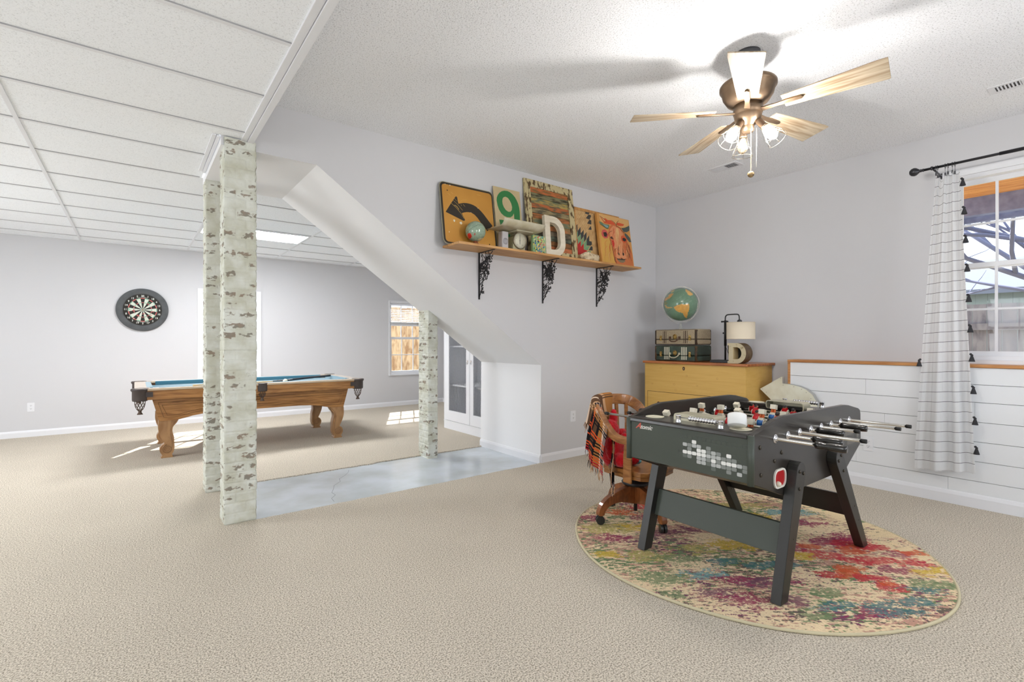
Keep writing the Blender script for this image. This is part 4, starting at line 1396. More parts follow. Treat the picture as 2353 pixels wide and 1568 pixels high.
for k, (team, ys, yn, yf, hd) in enumerate(rods):
    x = 2.409 + .1355 * k
    yn = 1.10 + (.982 * yn - 1.08) / 1.0368
    handle = team == 'blue'
    b = mf(); b.cyl((x, yn, RZ), (x, yf, RZ), .0075, n=14)
    rod = b.build('rod', M_steel, foos)
    for i, y in enumerate(ys):
        a = (0 if team == 'blue' else 180) + ((-28, 14, 6, -10, 0)[(i + k) % 5] if not (team == 'red') else (8, -6, 16)[(i + k) % 3])
        if k == 7: a = 150 + 20 * i
        player(rod, x, y, a, M_blue if team == 'blue' else M_redshirt, 0)
    for (yb, s) in ((1.100, -1), (1.124, 1), (1.756, -1), (1.78, 1)):
        b = mf(); b.lathe([(.0225, 0), (.0225, .002), (.018, .004), (.012, .0045), (.012, .009), (.009, .010)], (x, yb, RZ), 18, T=Matrix.Rotation(R(90 if s < 0 else -90), 4, 'X')); b.build('bearing', M_chrome, rod)
    b = mf()
    for y0 in (1.132, 1.72):
        for i in range(4): b.cyl((x, y0 + i * .006, RZ), (x, y0 + i * .006 + .0045, RZ), .0115, n=12)
    b.build('bumper', mat('rubber', (24, 24, 24), .6), rod)
    if handle:
        b = mf()
        L_ = .118
        y1 = yn + 0.0
        b.lathe([(.010, 0), (.0155, .003), (.0165, .020), (.0135, .038), (.0165, .055), (.0175, .090), (.0165, .110), (.0155, L_), (0, L_ + .001)], (x, y1, RZ), 18, T=TY)
        b.build('handle', mat('handle_black', (26, 24, 22), .22, coat=.4), rod)
    else:
        b = mf(); b.cyl((x, yn, RZ), (x, yn - .022, RZ), .0098, n=14); b.build('end_cap', mat('rubber', (24, 24, 24), .6), rod)
    b = mf()
    if handle: b.cyl((x, yf, RZ), (x, yf + .022, RZ), .0098, n=14)
    else: b.lathe([(.010, 0), (.0155, .003), (.0165, .020), (.0135, .038), (.0165, .055), (.0175, .090), (.0165, .110), (.0155, .118), (0, .119)], (x, yf, RZ), 18, T=Matrix.Rotation(R(-90), 4, 'X'))
    b.build('end_cap' if handle else 'handle', mat('rubber', (24, 24, 24), .6), rod)
# ball entry dishes on the end decks
for x, y, z in ((2.285, 1.665, .7995), (2.285, 1.20, .7995), (3.475, 1.67, .7945)):
    b = mf(); b.lathe([(.036, 0), (.048, 0), (.049, .003), (.044, .004), (.038, .001), (.030, -.001), (0, -.001)], (x, y, z), 28); b.build('cup_holder', mat('cream_ring', (214, 208, 184), .35), foos)
b = MB(); b.lathe([(0, 0), (.040, 0), (.042, .002), (.042, .052), (.040, .054), (0, .054)], n=40)
o = b.build('white_roll', mat('white_paper', (226, 226, 224), .6))
o.location = (2.245, 1.190, .826); o.rotation_euler = Vector((.37, .20, .90)).to_track_quat('Z', 'Y').to_euler()
tag(o, 'squat white cup tilted in the near corner ring of the foosball table', 'cup')

# ============================================================ SWIVEL CHAIR
CH = (2.72, 2.157, ZR)
M_chw = wood('chair_oak', (166, 112, 60), (126, 78, 36), (3, 3, 10), 4, .35, coat=.3)
M_chd = wood('chair_dark_oak', (140, 82, 42), (100, 54, 24), (6, 6, 3), 4, .35, coat=.3)
chair = thing('swivel_chair', 'wooden swivel armchair on castors tucked behind the foosball table', 'chair', CH, R(6))
b = MB()
def seat_pt(z_, s_):
    return [(x * s_, y * s_) for x, y in [(-.165, .15), (-.185, .05), (-.20, -.06), (-.195, -.16), (-.16, -.20), (-.05, -.212), (.05, -.212), (.16, -.20), (.195, -.16), (.20, -.06), (.185, .05), (.165, .15), (.08, .178), (-.08, .178)]]
b.prism(seat_pt(0, 1.0), .345, .375, 'z'); b.prism(seat_pt(0, .975), .318, .344, 'z')
b.build('seat', M_chw, chair, bevel=.008, seg=3)
# bent arm-and-back rail
rail = [(-.245, -.145, .585), (-.252, -.07, .580), (-.256, .0, .60), (-.252, .07, .665), (-.240, .13, .735), (-.205, .185, .775), (-.13, .225, .790), (0, .24, .795), (.13, .225, .790), (.205, .185, .775), (.240, .13, .735), (.252, .07, .665), (.256, .0, .60), (.252, -.07, .580), (.245, -.145, .585)]
rp_ = smoothpath(rail, 5)
n_ = len(rp_)
ups = []
ws, hs = [], []
for i, p in enumerate(rp_):
    t_ = abs(i / (n_ - 1) - .5) * 2           # 0 at the back, 1 at the arm ends
    rad = Vector((p.x, p.y, 0)).normalized()
    k_ = min(1, max(0, (t_ - .38) / .3))
    ups.append((Vector((0, 0, 1)) * (1) + rad * .10).normalized())
    hs.append(.075 * (1 - k_) + .042 * k_)
    ws.append(.022 * (1 - k_) + .048 * k_)
b = MB(); b.sweep(rp_, ws, hs, ups); b.build('back_rail', M_chw, chair, bevel=.006, seg=3)
for s in (-1, 1):
    b = MB(); b.sweep([(s * .243, -.11, .578), (s * .232, -.09, .47), (s * .212, -.075, .30)], .014, .062, (0, -1, 0)); b.build('arm_post', M_chw, chair, bevel=.004)
for a_, w_ in ((-.16, .035), (-.065, .035), (.0, .075), (.075, .035), (.16, .035)):
    b = MB()
    yb_ = .232 - abs(a_) * .25
    b.sweep([(a_ * .80, .165 - abs(a_) * .12, .36), (a_ * .95, yb_ - .02, .56), (a_ * 1.1, yb_, .76)], w_, .012, (0, -1, 0))
    b.build('back_slat', M_chw, chair, bevel=.003)
b = MB(); b.lathe([(0, .318), (.060, .316), (.062, .302), (.040, .292), (.036, .272), (.085, .264), (.095, .252), (.088, .238), (.05, .226), (.0, .226)][::-1], n=24); b.box((-.13, -.02, .300), (.13, .02, .318)); b.build('swivel_plate', mat('cast_iron', (52, 50, 50), .45, metal=.6), chair)
b = MB(); b.cyl((0, 0, .055), (0, 0, .30), .0125, n=14); b.build('screw_post', mat('cast_iron', (52, 50, 50), .45, metal=.6), chair)
lp = [(.012, .230), (.06, .230), (.11, .220), (.17, .200), (.225, .174), (.27, .140), (.296, .10), (.300, .062), (.262, .062), (.256, .080), (.232, .108), (.19, .126), (.13, .132), (.07, .120), (.012, .108)]
lps = [(p[0], p[2]) for p in smoothpath([(x, 0, z) for x, z in lp], 3)]
for a_ in (159, 249, 339, 69):
    T = Matrix.Rotation(R(a_), 4, 'Z')
    b = MB(); b.prism(lps, -.019, .019, 'y', T=T)
    lg = b.build('leg', M_chd, chair, bevel=.004)
    b = MB()
    c = T @ Vector((.283, 0, .030)); d = T @ Vector((0.35, .94, 0)).normalized()
    b.cyl(c - d * .020, c - d * .004, .028, n=20); b.cyl(c + d * .004, c + d * .020, .028, n=20); b.cyl(c - d * .004, c + d * .004, .012, n=12)
    b.cyl(T @ Vector((.283, 0, .05)), T @ Vector((.283, 0, .066)), .011, n=12)
    b.build('caster', mat('caster_black', (34, 36, 36), .35), lg)
MCH = Matrix.Translation(CH) @ Matrix.Rotation(R(6), 4, 'Z')

# plaid throw over the back-left of the chair
PL = [mat('plaid_' + n_, c_, .95, spec=.1, bump=(500, .4, .002)) for n_, c_ in (('tan', (190, 150, 112)), ('brown', (92, 66, 48)), ('cream', (214, 190, 168)), ('black', (30, 26, 28)), ('orange', (206, 82, 40)), ('camel', (164, 112, 62)), ('red', (176, 34, 44)), ('grey', (128, 112, 108)))]
throw = thing('plaid_throw', 'fringed plaid throw in tan, orange and black draped over the chair back', 'blanket', CH, R(6))
def rail_at(t):
    i = t * (n_ - 1)
    k_ = int(min(n_ - 2, i)); f_ = i - k_
    return rp_[k_].lerp(rp_[k_ + 1], f_)
def throw_fn(t0, t1, din, dout, seed, flare):
    rs = random.Random(seed)
    ph = [rs.uniform(0, 6) for _ in range(4)]
    def fn(u, v):
        t = t0 + (t1 - t0) * u
        p = rail_at(t)
        rad = Vector((p.x, p.y, 0)).normalized()
        hh = .045 if .3 < t < .7 else .03
        s_ = (v - din / (din + dout)) * (din + dout)        # <0 inside, >0 outside
        wv = .014 * math.sin(u * 9 + ph[0] + v * 2) + .006 * math.sin(u * 21 + ph[1])
        crest = p + Vector((0, 0, hh))
        w_ = .028
        if abs(s_) < .04:
            a = s_ / .04 * (PI / 2)
            q = crest + rad * (math.sin(a) * w_) + Vector((0, 0, (math.cos(a) - 1) * .018 + .004))
        else:
            d_ = abs(s_) - .04
            sg = 1 if s_ > 0 else -1
            q = crest + rad * (sg * (w_ + (wv + .01) * min(1, d_ * 6) + flare * d_ * (1 if sg > 0 else .2))) + Vector((0, 0, -.016 - d_))
            q += Vector((math.sin(v * 6 + ph[2]) * .01 * min(1, d_ * 5), 0, 0))
        return q
    return fn
def throw_piece(name, t0, t1, din, dout, seed, flare, pat_u, pat_v, nu=28, nv=44):
    fn = throw_fn(t0, t1, din, dout, seed, flare)
    b = MB()
    b.grid(fn, nu, nv, mfn=lambda i, j: (pat_v[int(j / nv * len(pat_v))] if (j % 2 and pat_v[int(j / nv * len(pat_v))] is not None) else pat_u[int(i / nu * len(pat_u))]))
    o = b.build(name, PL, throw, solid=.004)
    f = MB()
    rs = random.Random(seed + 5)
    for vend in (0.0, 1.0):
        for i in range(34):
            p = fn((i + rs.random() * .6) / 34, vend)
            L_ = rs.uniform(.035, .065)
            d = Vector((rs.uniform(-.01, .01), rs.uniform(-.01, .01), -L_))
            f.m = rs.choice((0, 2, 5, 7, 3))
            f.tube([p + Vector((0, 0, .004)), p + d * .5 + Vector((rs.uniform(-.006, .006), rs.uniform(-.006, .006), 0)), p + d], [.0022, .0028, .0012], 4)
    f.build('fringe', PL, o)['kind'] = 'stuff'
throw_piece('upper_cloth', .24, .52, .18, .20, 3, .10, [7, 2, 0, 0, 1, 1, 2, 1, 1, 1, 0, 5, 5, 5], [None, None, None, 1, None, None, 0, None, None, None])
throw_piece('side_cloth', .17, .31, .06, .33, 8, .16, [7, 2, 5, 3, 1, 3, 4, 3], [2, 7, 0, 5, 3, None, 4, 3, 4, 3, 4, 6])
# hanging part inside the arm, falling beside the seat
b = MB()
def inner_fn(u, v):
    x = -.232 + .10 * u + .01 * math.sin(v * 7 + u * 4)
    y = .02 + .10 * u * (1 - v) - .03 * v + .012 * math.sin(u * 11)
    z = .565 - v * .30 - .02 * u
    if z < .39: x = min(x, -.205 - .004 * u - (.39 - z) * .1)
    return Vector((x, y + .04 * v, z))
b.grid(inner_fn, 18, 30, mfn=lambda i, j: [3, 5, 5, 3, 3, 7, 0, 3, 3, 3][int(j / 30 * 10)] if i % 9 < 6 else [3, 1, 5, 3, 3, 0, 5, 3, 3, 7][int(j / 30 * 10)])
o = b.build('inner_cloth', PL, throw, solid=.004)
f = MB()
for i in range(26):
    p = inner_fn(i / 26, 1.0)
    f.m = (0, 2, 5, 7, 3)[i % 5]
    f.tube([p, p + Vector((-.006, random.uniform(-.006, .006), -.03)), p + Vector((-.008, random.uniform(-.012, .012), -.055))], [.0022, .0026, .001], 4)
for i in range(20):
    p = inner_fn(0, i / 24)
    f.m = (5, 0, 2)[i % 3]
    f.tube([p, p + Vector((-.015, -.006, -.03)), p + Vector((-.018, -.010, -.06))], [.002, .0026, .001], 4)
f.build('fringe', PL, o)['kind'] = 'stuff'

# red plush toy slumped on the seat
plush = thing('plush_toy', 'shaggy red plush toy with blue feet slumped on the chair seat', 'plush toy', CH, R(6))
b = MB()
for c, r, s3 in (((-.06, .03, .47), .085, (1, .8, 1.35)), ((-.055, .07, .60), .072, (1.1, .85, .95)), ((-.13, .05, .655), .030, (.8, .7, 1.5)), ((.01, .075, .675), .036, (.9, .7, 1.7)), ((-.11, -.06, .425), .042, (1, 1.5, 1)), ((.01, -.05, .42), .045, (1, 1.6, 1)),
                 ((-.135, .0, .50), .032, (.9, .9, 2.2)), ((.03, .0, .50), .034, (.9, 1, 2.2)), ((-.03, -.02, .42), .06, (1.3, 1.2, .8)), ((.06, .05, .575), .030, (1.9, .8, .8))):
    b.sph((c[0] - .062, c[1] + .068, c[2]), r * 1.08, 10, s3)
o = b.build('body', mat('red_fur', (206, 18, 34), .95, spec=.1, bump=(220, .9, .004), var=(30, (176, 12, 26), .3, .6), sheen=.3), plush, weld=False)
md = o.modifiers.new('union', 'REMESH'); md.mode = 'VOXEL'; md.voxel_size = .006
tx = bpy.data.textures.new('fur', 'CLOUDS'); tx.noise_scale = .018
md = o.modifiers.new('shag', 'DISPLACE'); md.texture = tx; md.strength = .007; md.mid_level = .5; md.texture_coords = 'LOCAL'
o.modifiers.new('soft', 'SMOOTH').iterations = 1
for x, y in ((-.178, .035), (-.03, -.02)):
    b = MB()
    b.sph((x, y, .405), .026, 12, (.95, 1.7, .9)); b.sph((x - .005, y + .03, .44), .02, 10, (1, 1, 1.5))
    o = b.build('foot', mat('blue_plush', (96, 160, 176), .9, sheen=.4), plush, weld=False)
    md = o.modifiers.new('union', 'REMESH'); md.mode = 'VOXEL'; md.voxel_size = .004
    for p in o.data.polygons: p.use_smooth = True

# ============================================================ DRESSER AND WHAT STANDS ON IT
M_yel = wood('mustard_painted_pine', (206, 168, 92), (200, 160, 82), (5, 1.2, 18), 2.2, .45)
M_top = wood('stained_pine_top', (178, 108, 56), (138, 76, 34), (12, 1.2, 12), 3, .35, coat=.2)
DX, DY0, DY1, DZ = 4.58, 2.345, 3.50, 1.010
DO = (4.85, 2.92, 0)
dres = thing('dresser', 'mustard yellow pine chest of drawers with a stained wood top in the corner', 'dresser', DO)
def md_(): return MB(DO)
b = md_()
b.prism([(DX, DY0), (5.11, DY0), (5.11, DY1), (DX, DY1)], .06, DZ - .027, 'z')
b.box((DX + .02, DY0 + .02, 0), (5.09, DY1 - .02, .06))
b.build('carcass', M_yel, dres, bevel=.002)
b = md_(); b.box((DX - .025, DY0 - .028, DZ - .026), (5.12, DY1 + .015, DZ)); b.build('top', M_top, dres, bevel=.006, seg=3)
zt = .670
for (z0, z1) in ((.39, zt), (.09, .37)):
    b = md_(); b.box((DX - .001, DY0 + .035, z0 - .004), (DX + .001, DY1 - .035, z1 + .004)); gp = b.build('drawer_gap', mat('gap_brown', (62, 38, 18), .9), dres)
    b = md_(); b.box((DX - .003, DY0 + .040, z0), (DX + .002, DY1 - .040, z1)); d = b.build('drawer', M_yel, dres, bevel=.0015)
    for y in (DY0 + .22, DY1 - .20):
        b = md_(); b.lathe([(.008, 0), (.008, .010), (.016, .018), (.017, .026), (.010, .032), (0, .033)], (DX - .003, y, (z0 + z1) / 2 + .02), 18, T=Matrix.Rotation(R(-90), 4, 'Y')); b.build('knob', mat('brown_knob', (92, 60, 30), .35, coat=.3), d)
b = md_()
b.prism([(3.005 + p[0], .945 + p[1]) for p in arc(0, 0, .0135, 0, 360, 16)[:-1]], DX - .002, DX + .001, 'x')
b.prism([(3.005 + .0135 * math.cos(a), .935 + .016 * math.sin(a)) for a in [2 * PI * k / 16 for k in range(16)]], DX - .002, DX + .001, 'x')
esc = b.build('escutcheon', mat('escutcheon_brown', (84, 52, 26), .4), dres)
b = md_(); b.prism([(3.001, .932), (3.009, .932), (3.008, .945), (3.002, .945)], DX - .0028, DX - .002, 'x'); b.build('keyhole', mat('keyhole_pale', (190, 170, 130), .6), esc)
# knots in the painted pine
b = md_()
for y, z in ((3.29, .935), (2.97, .865), (2.63, .855), (3.12, .765), (3.40, .755), (3.10, .705), (2.85, .77)):
    r_ = random.uniform(.009, .015)
    b.tube([(DX - .0003, y + r_ * math.cos(2 * PI * k / 14) * random.uniform(.8, 1.1), z + r_ * .8 * math.sin(2 * PI * k / 14)) for k in range(14)], .0009, 4, closed=True)
b.build('knots', mat('knot_line', (172, 128, 58), .6), dres)

# suitcases
def suitcase(name, label, cx, cy, z, h, body, binding, stripes, stripe_m, handle_m, latch_m, w=.53, d=.29):
    t = thing(name, label, 'suitcase', (cx, cy, z))
    o = (0, 0, 0)
    x0 = -d / 2
    b = MB(); b.box((-d / 2, -w / 2, .002), (d / 2, w / 2, h * .36 - .0015)); b.box((-d / 2, -w / 2, h * .36 + .0015), (d / 2, w / 2, h))
    b.build('body', body, t, bevel=.012, seg=3)
    b = MB(); b.box((-d / 2 + .006, -w / 2 + .006, .01), (d / 2 - .006, w / 2 - .006, h - .01)); b.build('seam', M_dark, t)
    b = MB()
    for y in (-w / 2 + .011, w / 2 - .011):
        for z_ in (.0125, h - .0125):
            b.cyl((-d / 2 + .012, y, z_), (d / 2 - .012, y, z_), .011, n=8)
    for x in (-d / 2 + .009, d / 2 - .009):
        for z_ in (.0095, h - .0095): b.cyl((x, -w / 2 + .02, z_), (x, w / 2 - .02, z_), .0085, n=8)
        for y in (-w / 2 + .012, w / 2 - .012): b.cyl((x, y, .014), (x, y, h - .014), .013, n=8)
    for x in (-1, 1):
        for y in (-1, 1):
            for z_ in (.0170, h - .0170): b.sph((x * (d / 2 - .014), y * (w / 2 - .014), z_), .0165, 8)
    b.build('binding', binding, t)
    b = MB()
    for y, sw in stripes:
        b.box((x0 - .0012, y - sw / 2, .018), (x0 + .001, y + sw / 2, h * .36 - .004)); b.box((x0 - .0012, y - sw / 2, h * .36 + .004), (x0 + .001, y + sw / 2, h - .018))
    b.build('stripes', stripe_m, t)
    hz = h * .36 + .010
    b = MB()
    b.tube(smoothpath([(x0 - .010, .058, hz + .012), (x0 - .026, .052, hz - .012), (x0 - .034, .028, hz - .030), (x0 - .036, 0, hz - .034), (x0 - .034, -.028, hz - .030), (x0 - .026, -.052, hz - .012), (x0 - .010, -.058, hz + .012)], 4), .0065, 8)
    for y in (-.058, .058): b.box((x0 - .014, y - .010, hz - .002), (x0 + .001, y + .010, hz + .022))
    b.build('handle', handle_m, t, bevel=.001)
    b = MB(); b.lathe([(.026, 0), (.026, .003), (.018, .008), (.008, .010), (0, .010)], (x0, 0, hz + .018), 14, T=Matrix.Rotation(R(-90), 4, 'Y'), sx=1.1); b.box((x0 - .006, -.020, hz + .004), (x0, .020, hz + .040)); b.build('lock_plate', latch_m, t, bevel=.001)
    for y in (-.18, .18):
        b = MB(); b.box((x0 - .004, y - .013, hz - .024), (x0 + .001, y + .013, hz + .032)); b.lathe([(.016, 0), (.014, .007), (0, .009)], (x0 - .003, y, hz), 12, T=Matrix.Rotation(R(-90), 4, 'Y')); b.build('latch', latch_m, t, bevel=.001)
    return t
M_brass_old = mat('tarnished_brass', (190, 160, 96), .35, metal=.9, var=(60, (104, 78, 40), .35, .6))
SX, SY = 4.80, 3.165
suitcase('suitcase', 'dark green vintage suitcase with cream stripes under the other case on the dresser', SX, SY, DZ, .172, mat('green_leatherette', (44, 58, 46), .45, var=(9, (66, 86, 74), .25, .5)),
         mat('worn_brown_edge', (84, 60, 34), .6, var=(40, (40, 30, 22), .35, .6)), [(y, .010) for y in (.075, .094, .113, .132, -.082, -.101, -.120, -.139)], mat('cream_stripe', (206, 202, 180), .6), mat('cream_handle', (178, 172, 146), .5), M_brass_old, w=.52, d=.28)
suitcase('suitcase', 'tan tweed vintage suitcase with brown bands, top of the stack on the dresser', SX, SY, DZ + .176, .170, mat('tan_tweed', (166, 152, 126), .75, bump=(400, .3, .001), var=(160, (138, 122, 98), .3, .6)),
         mat('dark_brown_edge', (56, 42, 30), .5), [(.150, .005), (.130, .010), (.110, .005), (-.105, .005), (-.127, .012), (-.150, .005)], mat('brown_band', (72, 50, 36), .6), mat('brown_handle', (78, 52, 32), .5), M_brass_old, w=.52, d=.28)

# big globe in a clear ring above the suitcases
GC = Vector((4.82, 3.20, 1.637))
GR = .183
globe = thing('globe', 'large green globe tilted in a full ring mount above the stacked suitcases', 'globe', (GC.x, GC.y, DZ + .346))
def globe_mesh(center, r, polys, sea, land, quadc, quadr, extra=None, off=(0, 0, 0), eye=(0, 0, 1.22)):
    """sphere whose visible side carries the land outlines (drawn as seen from the middle of the room)"""
    b = MB(off)
    n, m2 = 110, 220
    c = Vector(center)
    for i in range(n + 1):
        th = PI * i / n
        for k in range(m2):
            a = 2 * PI * k / m2
            b.v.append(c + Vector((math.sin(th) * math.cos(a), math.sin(th) * math.sin(a), math.cos(th))) * r)
    for i in range(n):
        for k in range(m2):
            l = (k + 1) % m2
            b.f.append([i * m2 + k, (i + 1) * m2 + k, (i + 1) * m2 + l, i * m2 + l])
    b.mi = [0] * len(b.f)
    b.sm = [True] * len(b.f)
    V = np.array([(v - c) / r for v in b.v])
    d = (Vector(eye) - c)
    d.z = 0
    d.normalize()
    d = np.array(d)
    side = np.array([-d[1], d[0], 0.0])
    s, z, f = V @ side, V[:, 2], V @ d
    col = np.ones((len(V), 4), np.float32)
    ns = vnoise(s * 9 + 3, z * 9, 5) * .6 + vnoise(s * 40, z * 40, 6) * .4
    S, S2 = np.array(lin(sea)), np.array(lin(tuple(int(q * .88) for q in sea)))
    col[:, :3] = S + (S2 - S) * ns[:, None]
    wob = (vnoise(s * 30, z * 30, 8) - .5) * .05
    wob2 = (vnoise(s * 30 + 50, z * 30, 9) - .5) * .05
    for pts, cc in polys:
        P_ = [((x - quadc[0]) / quadr, -(y - quadc[1]) / quadr) for x, y in pts]
        inside = np.zeros(len(V), bool)
        sx_, sz_ = s + wob, z + wob2
        j = len(P_) - 1
        for i in range(len(P_)):
            xi, yi = P_[i]
            xj, yj = P_[j]
            with np.errstate(divide='ignore', invalid='ignore'):
                cr = ((yi > sz_) != (yj > sz_)) & (sx_ < (xj - xi) * (sz_ - yi) / (yj - yi + 1e-12) + xi)
            inside ^= cr
            j = i
        col[inside & (f > 0), :3] = np.array(lin(cc)) * (.82 + .3 * ns[inside & (f > 0)])[:, None]
    if extra is not None:
        extra(s, z, f, col)
    return b, col
land = (214, 162, 84)
GP = [([(540, 540), (570, 520), (620, 505), (680, 495), (740, 500), (800, 485), (806, 540), (800, 590), (785, 640), (780, 690), (765, 735), (745, 730), (720, 700), (700, 660), (660, 640), (610, 625), (570, 590), (550, 565)], land),
      ([(355, 380), (400, 350), (440, 340), (450, 300), (490, 290), (540, 280), (510, 330), (470, 370), (430, 395), (400, 410), (360, 420), (352, 400)], (206, 160, 100)),
      ([(380, 500), (400, 495), (430, 530), (470, 540), (500, 530), (530, 560), (490, 555), (440, 560), (400, 540)], (206, 166, 96)),
      ([(355, 420), (395, 415), (420, 440), (430, 480), (380, 490), (360, 460)], (122, 132, 86)),
      ([(735, 205), (780, 225), (830, 260), (870, 300), (850, 330), (810, 335), (780, 310), (755, 270), (740, 240)], (216, 170, 96)),
      ([(480, 225), (520, 205), (560, 215), (530, 255), (500, 265)], (180, 170, 110))]
def glines(s, z, f, col):
    u = s * .84 + z * .54
    v = -s * .54 + z * .84
    for k in (0.0,):
        m = (np.abs(v - .02) < .006) & (f > 0)
        col[m, :3] = np.array(lin((70, 92, 70)))
    for k in (-.42, .40, .75, -.75):
        m = (np.abs(v - k) < .0035) & (f > 0)
        col[m, :3] = np.array(lin((128, 160, 132)))
b, gc = globe_mesh(GC, GR, GP, (112, 146, 120), land, (660, 475), 305.0, glines, off=(GC.x, GC.y, DZ + .346))
b.build('sphere', attr_mat('globe_map', .22, spec=.5, coat=.5), globe, colors=gc, weld=False)
dG = Vector((-GC.x, -GC.y, 0)).normalized()
sG = Vector((-dG.y, dG.x, 0))
OG = (GC.x, GC.y, DZ + .346)
ax = (sG * -.52 + Vector((0, 0, .85))).normalized()
b = MB(OG)
b.sweep([GC + (sG * math.cos(a) + Vector((0, 0, 1)) * math.sin(a)) * (GR + .012) + dG * .01 for a in [2 * PI * k / 72 for k in range(73)]], .012, .003, [(sG * math.cos(a) + Vector((0, 0, 1)) * math.sin(a)) for a in [2 * PI * k / 72 for k in range(73)]])
for s in (-1, 1): b.cyl(GC + ax * s * GR, GC + ax * s * (GR + .016), .003, n=8)
b.build('meridian_ring', mat('aged_silver_ring', (170, 166, 150), .35, metal=.7), globe)
b = MB(OG)
M_acr = mat('clear_acrylic', (225, 225, 215), .1, alpha=.3)
hx = (dG * .55 + sG * .84).normalized()
b.sweep([GC + (hx * math.cos(a) + Vector((0, 0, 1)) * math.sin(a)) * (GR + .030) for a in [PI + PI * k / 36 for k in range(37)]], .010, .0035, [(hx * math.cos(a) + Vector((0, 0, 1)) * math.sin(a)) for a in [PI + PI * k / 36 for k in range(37)]])
b.lathe([(0, 0), (.075, 0), (.075, .004), (.02, .010), (.014, .070), (0, .078)], (GC.x, GC.y, DZ + .346), 24)
b.build('clear_stand', M_acr, globe)
b = MB(OG)
mA = Matrix.Translation(Vector((0, 0, 0)))
def on_globe(txt, s0, z0, rot, size):
    for i, ch in enumerate(txt):
        s_ = s0 + math.cos(R(rot)) * size * 1.5 * i
        z_ = z0 + math.sin(R(rot)) * size * 1.5 * i
        f_ = math.sqrt(max(0, 1 - s_ * s_ - z_ * z_))
        nrm = (sG * s_ + Vector((0, 0, z_)) + dG * f_).normalized()
        right = Vector((0, 0, 1)).cross(nrm).normalized()
        up = nrm.cross(right)
        ca, sa = math.cos(R(rot)), math.sin(R(rot))
        r2, u2 = right * ca + up * sa, up * ca - right * sa
        p = GC + nrm * (GR + .0004) - Vector(OG)
        m = Matrix(((r2.x, u2.x, nrm.x, p.x), (r2.y, u2.y, nrm.y, p.y), (r2.z, u2.z, nrm.z, p.z), (0, 0, 0, 1)))
        text_into(b, ch, size * GR, m, extrude=.0001)
on_globe('ATLANTIC', -.22, .22, 36, .045)
on_globe('OCEAN', .36, -.02, 36, .045)
b.build('lettering', mat('map_letter', (196, 206, 180), .5), globe)

# table lamp
LO = (4.78, 2.66, DZ)
lamp = thing('table_lamp', 'black metal table lamp with a cream drum shade on the dresser', 'table lamp', LO)
b = MB(LO); b.box((4.69, 2.565, DZ), (4.85, 2.775, DZ + .026)); b.build('base', M_black, lamp, bevel=.003)
b = MB(LO); b.cyl((4.80, 2.668, DZ + .026), (4.80, 2.668, DZ + .40), .0085, n=12); b.cyl((4.80, 2.668, DZ + .17), (4.80, 2.668, DZ + .43), .0125, n=12)
b.tube([(4.80, 2.66, DZ + .15), (4.79, 2.62, DZ + .07), (4.78, 2.58, DZ + .03)], .0025, 6)
b.build('pole', M_black, lamp)
b = MB(LO); b.tube(smoothpath([(4.80, 2.668, DZ + .36), (4.80, 2.668, DZ + .455), (4.798, 2.655, DZ + .480), (4.795, 2.63, DZ + .487), (4.79, 2.545, DZ + .487), (4.788, 2.522, DZ + .478), (4.787, 2.515, DZ + .455), (4.787, 2.515, DZ + .425)], 5), .0062, 10); b.build('arm', M_black, lamp)
b = MB(LO); b.cyl((4.80, 2.70, DZ + .418), (4.80, 2.640, DZ + .418), .008, n=10); b.sph((4.80, 2.704, DZ + .418), .010, 8); b.sph((4.80, 2.69, DZ + .30), .008, 8); b.build('clamp_knob', M_black, lamp)
b = MB(LO); b.lathe([(.010, .0), (.018, .003), (.023, .008), (.023, .022), (.014, .030), (.008, .034)], (4.787, 2.512, DZ + .400), 16); b.build('socket_cap', mat('gunmetal', (70, 72, 76), .3, metal=.8), lamp)
b = MB(LO)
for r0, r1, z0, z1 in ((.131, .131, DZ + .238, DZ + .405),):
    b.lathe([(r0, 0), (r1, z1 - z0), (r1 - .002, z1 - z0), (r0 - .002, 0), (r0, 0)], (4.787, 2.50, z0), 48)
b.lathe([(.132, 0), (.132, .004), (.129, .004), (.129, 0), (.132, 0)], (4.787, 2.50, DZ + .237), 48); b.lathe([(.132, 0), (.132, .004), (.129, .004), (.129, 0), (.132, 0)], (4.787, 2.50, DZ + .402), 48)
b.build('lamp_shade', mat('cream_shade', (222, 210, 188), .7, trans=.0), lamp)
b = MB(LO)
for k in range(3):
    a = 2 * PI * k / 3
    b.cyl((4.787, 2.502, DZ + .402), (4.787 + .129 * math.cos(a), 2.50 + .129 * math.sin(a), DZ + .402), .002, n=6)
b.build('shade_ring', M_black, lamp)

# channel letter D on the dresser, and a white one on the shelf
def letter_D2(w, h, stroke, r=.15):
    q = r - stroke
    out = [(0, 0)] + arc(w - r, r, r, -90, 0, 8) + arc(w - r, h - r, r, 0, 90, 8) + [(0, h)]
    inn = [(stroke, stroke)] + arc(w - r, r, q, -90, 0, 8) + arc(w - r, h - r, q, 0, 90, 8) + [(stroke, h - stroke)]
    return out, inn
def letter_D(w, h, stroke, serif=0.0):
    r = h / 2
    out = [(0, 0)] + [(w - r * .92 + r * .92 * math.cos(R(a)), r + r * math.sin(R(a))) for a in range(-90, 91, 9)] + [(0, h)]
    inn = [(stroke, stroke * .9)] + [(w - r * .92 + (r * .92 - stroke) * math.cos(R(a)), r + (r - stroke * .9) * math.sin(R(a))) for a in range(-90, 91, 9)] + [(stroke, h - stroke * .9)]
    return out, inn
lt = thing('metal_letter', 'rusty cream metal channel letter D beneath the lamp shade on the dresser', 'letter', (4.70, 2.445, DZ))
OL = (0, 0, 0)
out, inn = letter_D(.172, .198, .044)
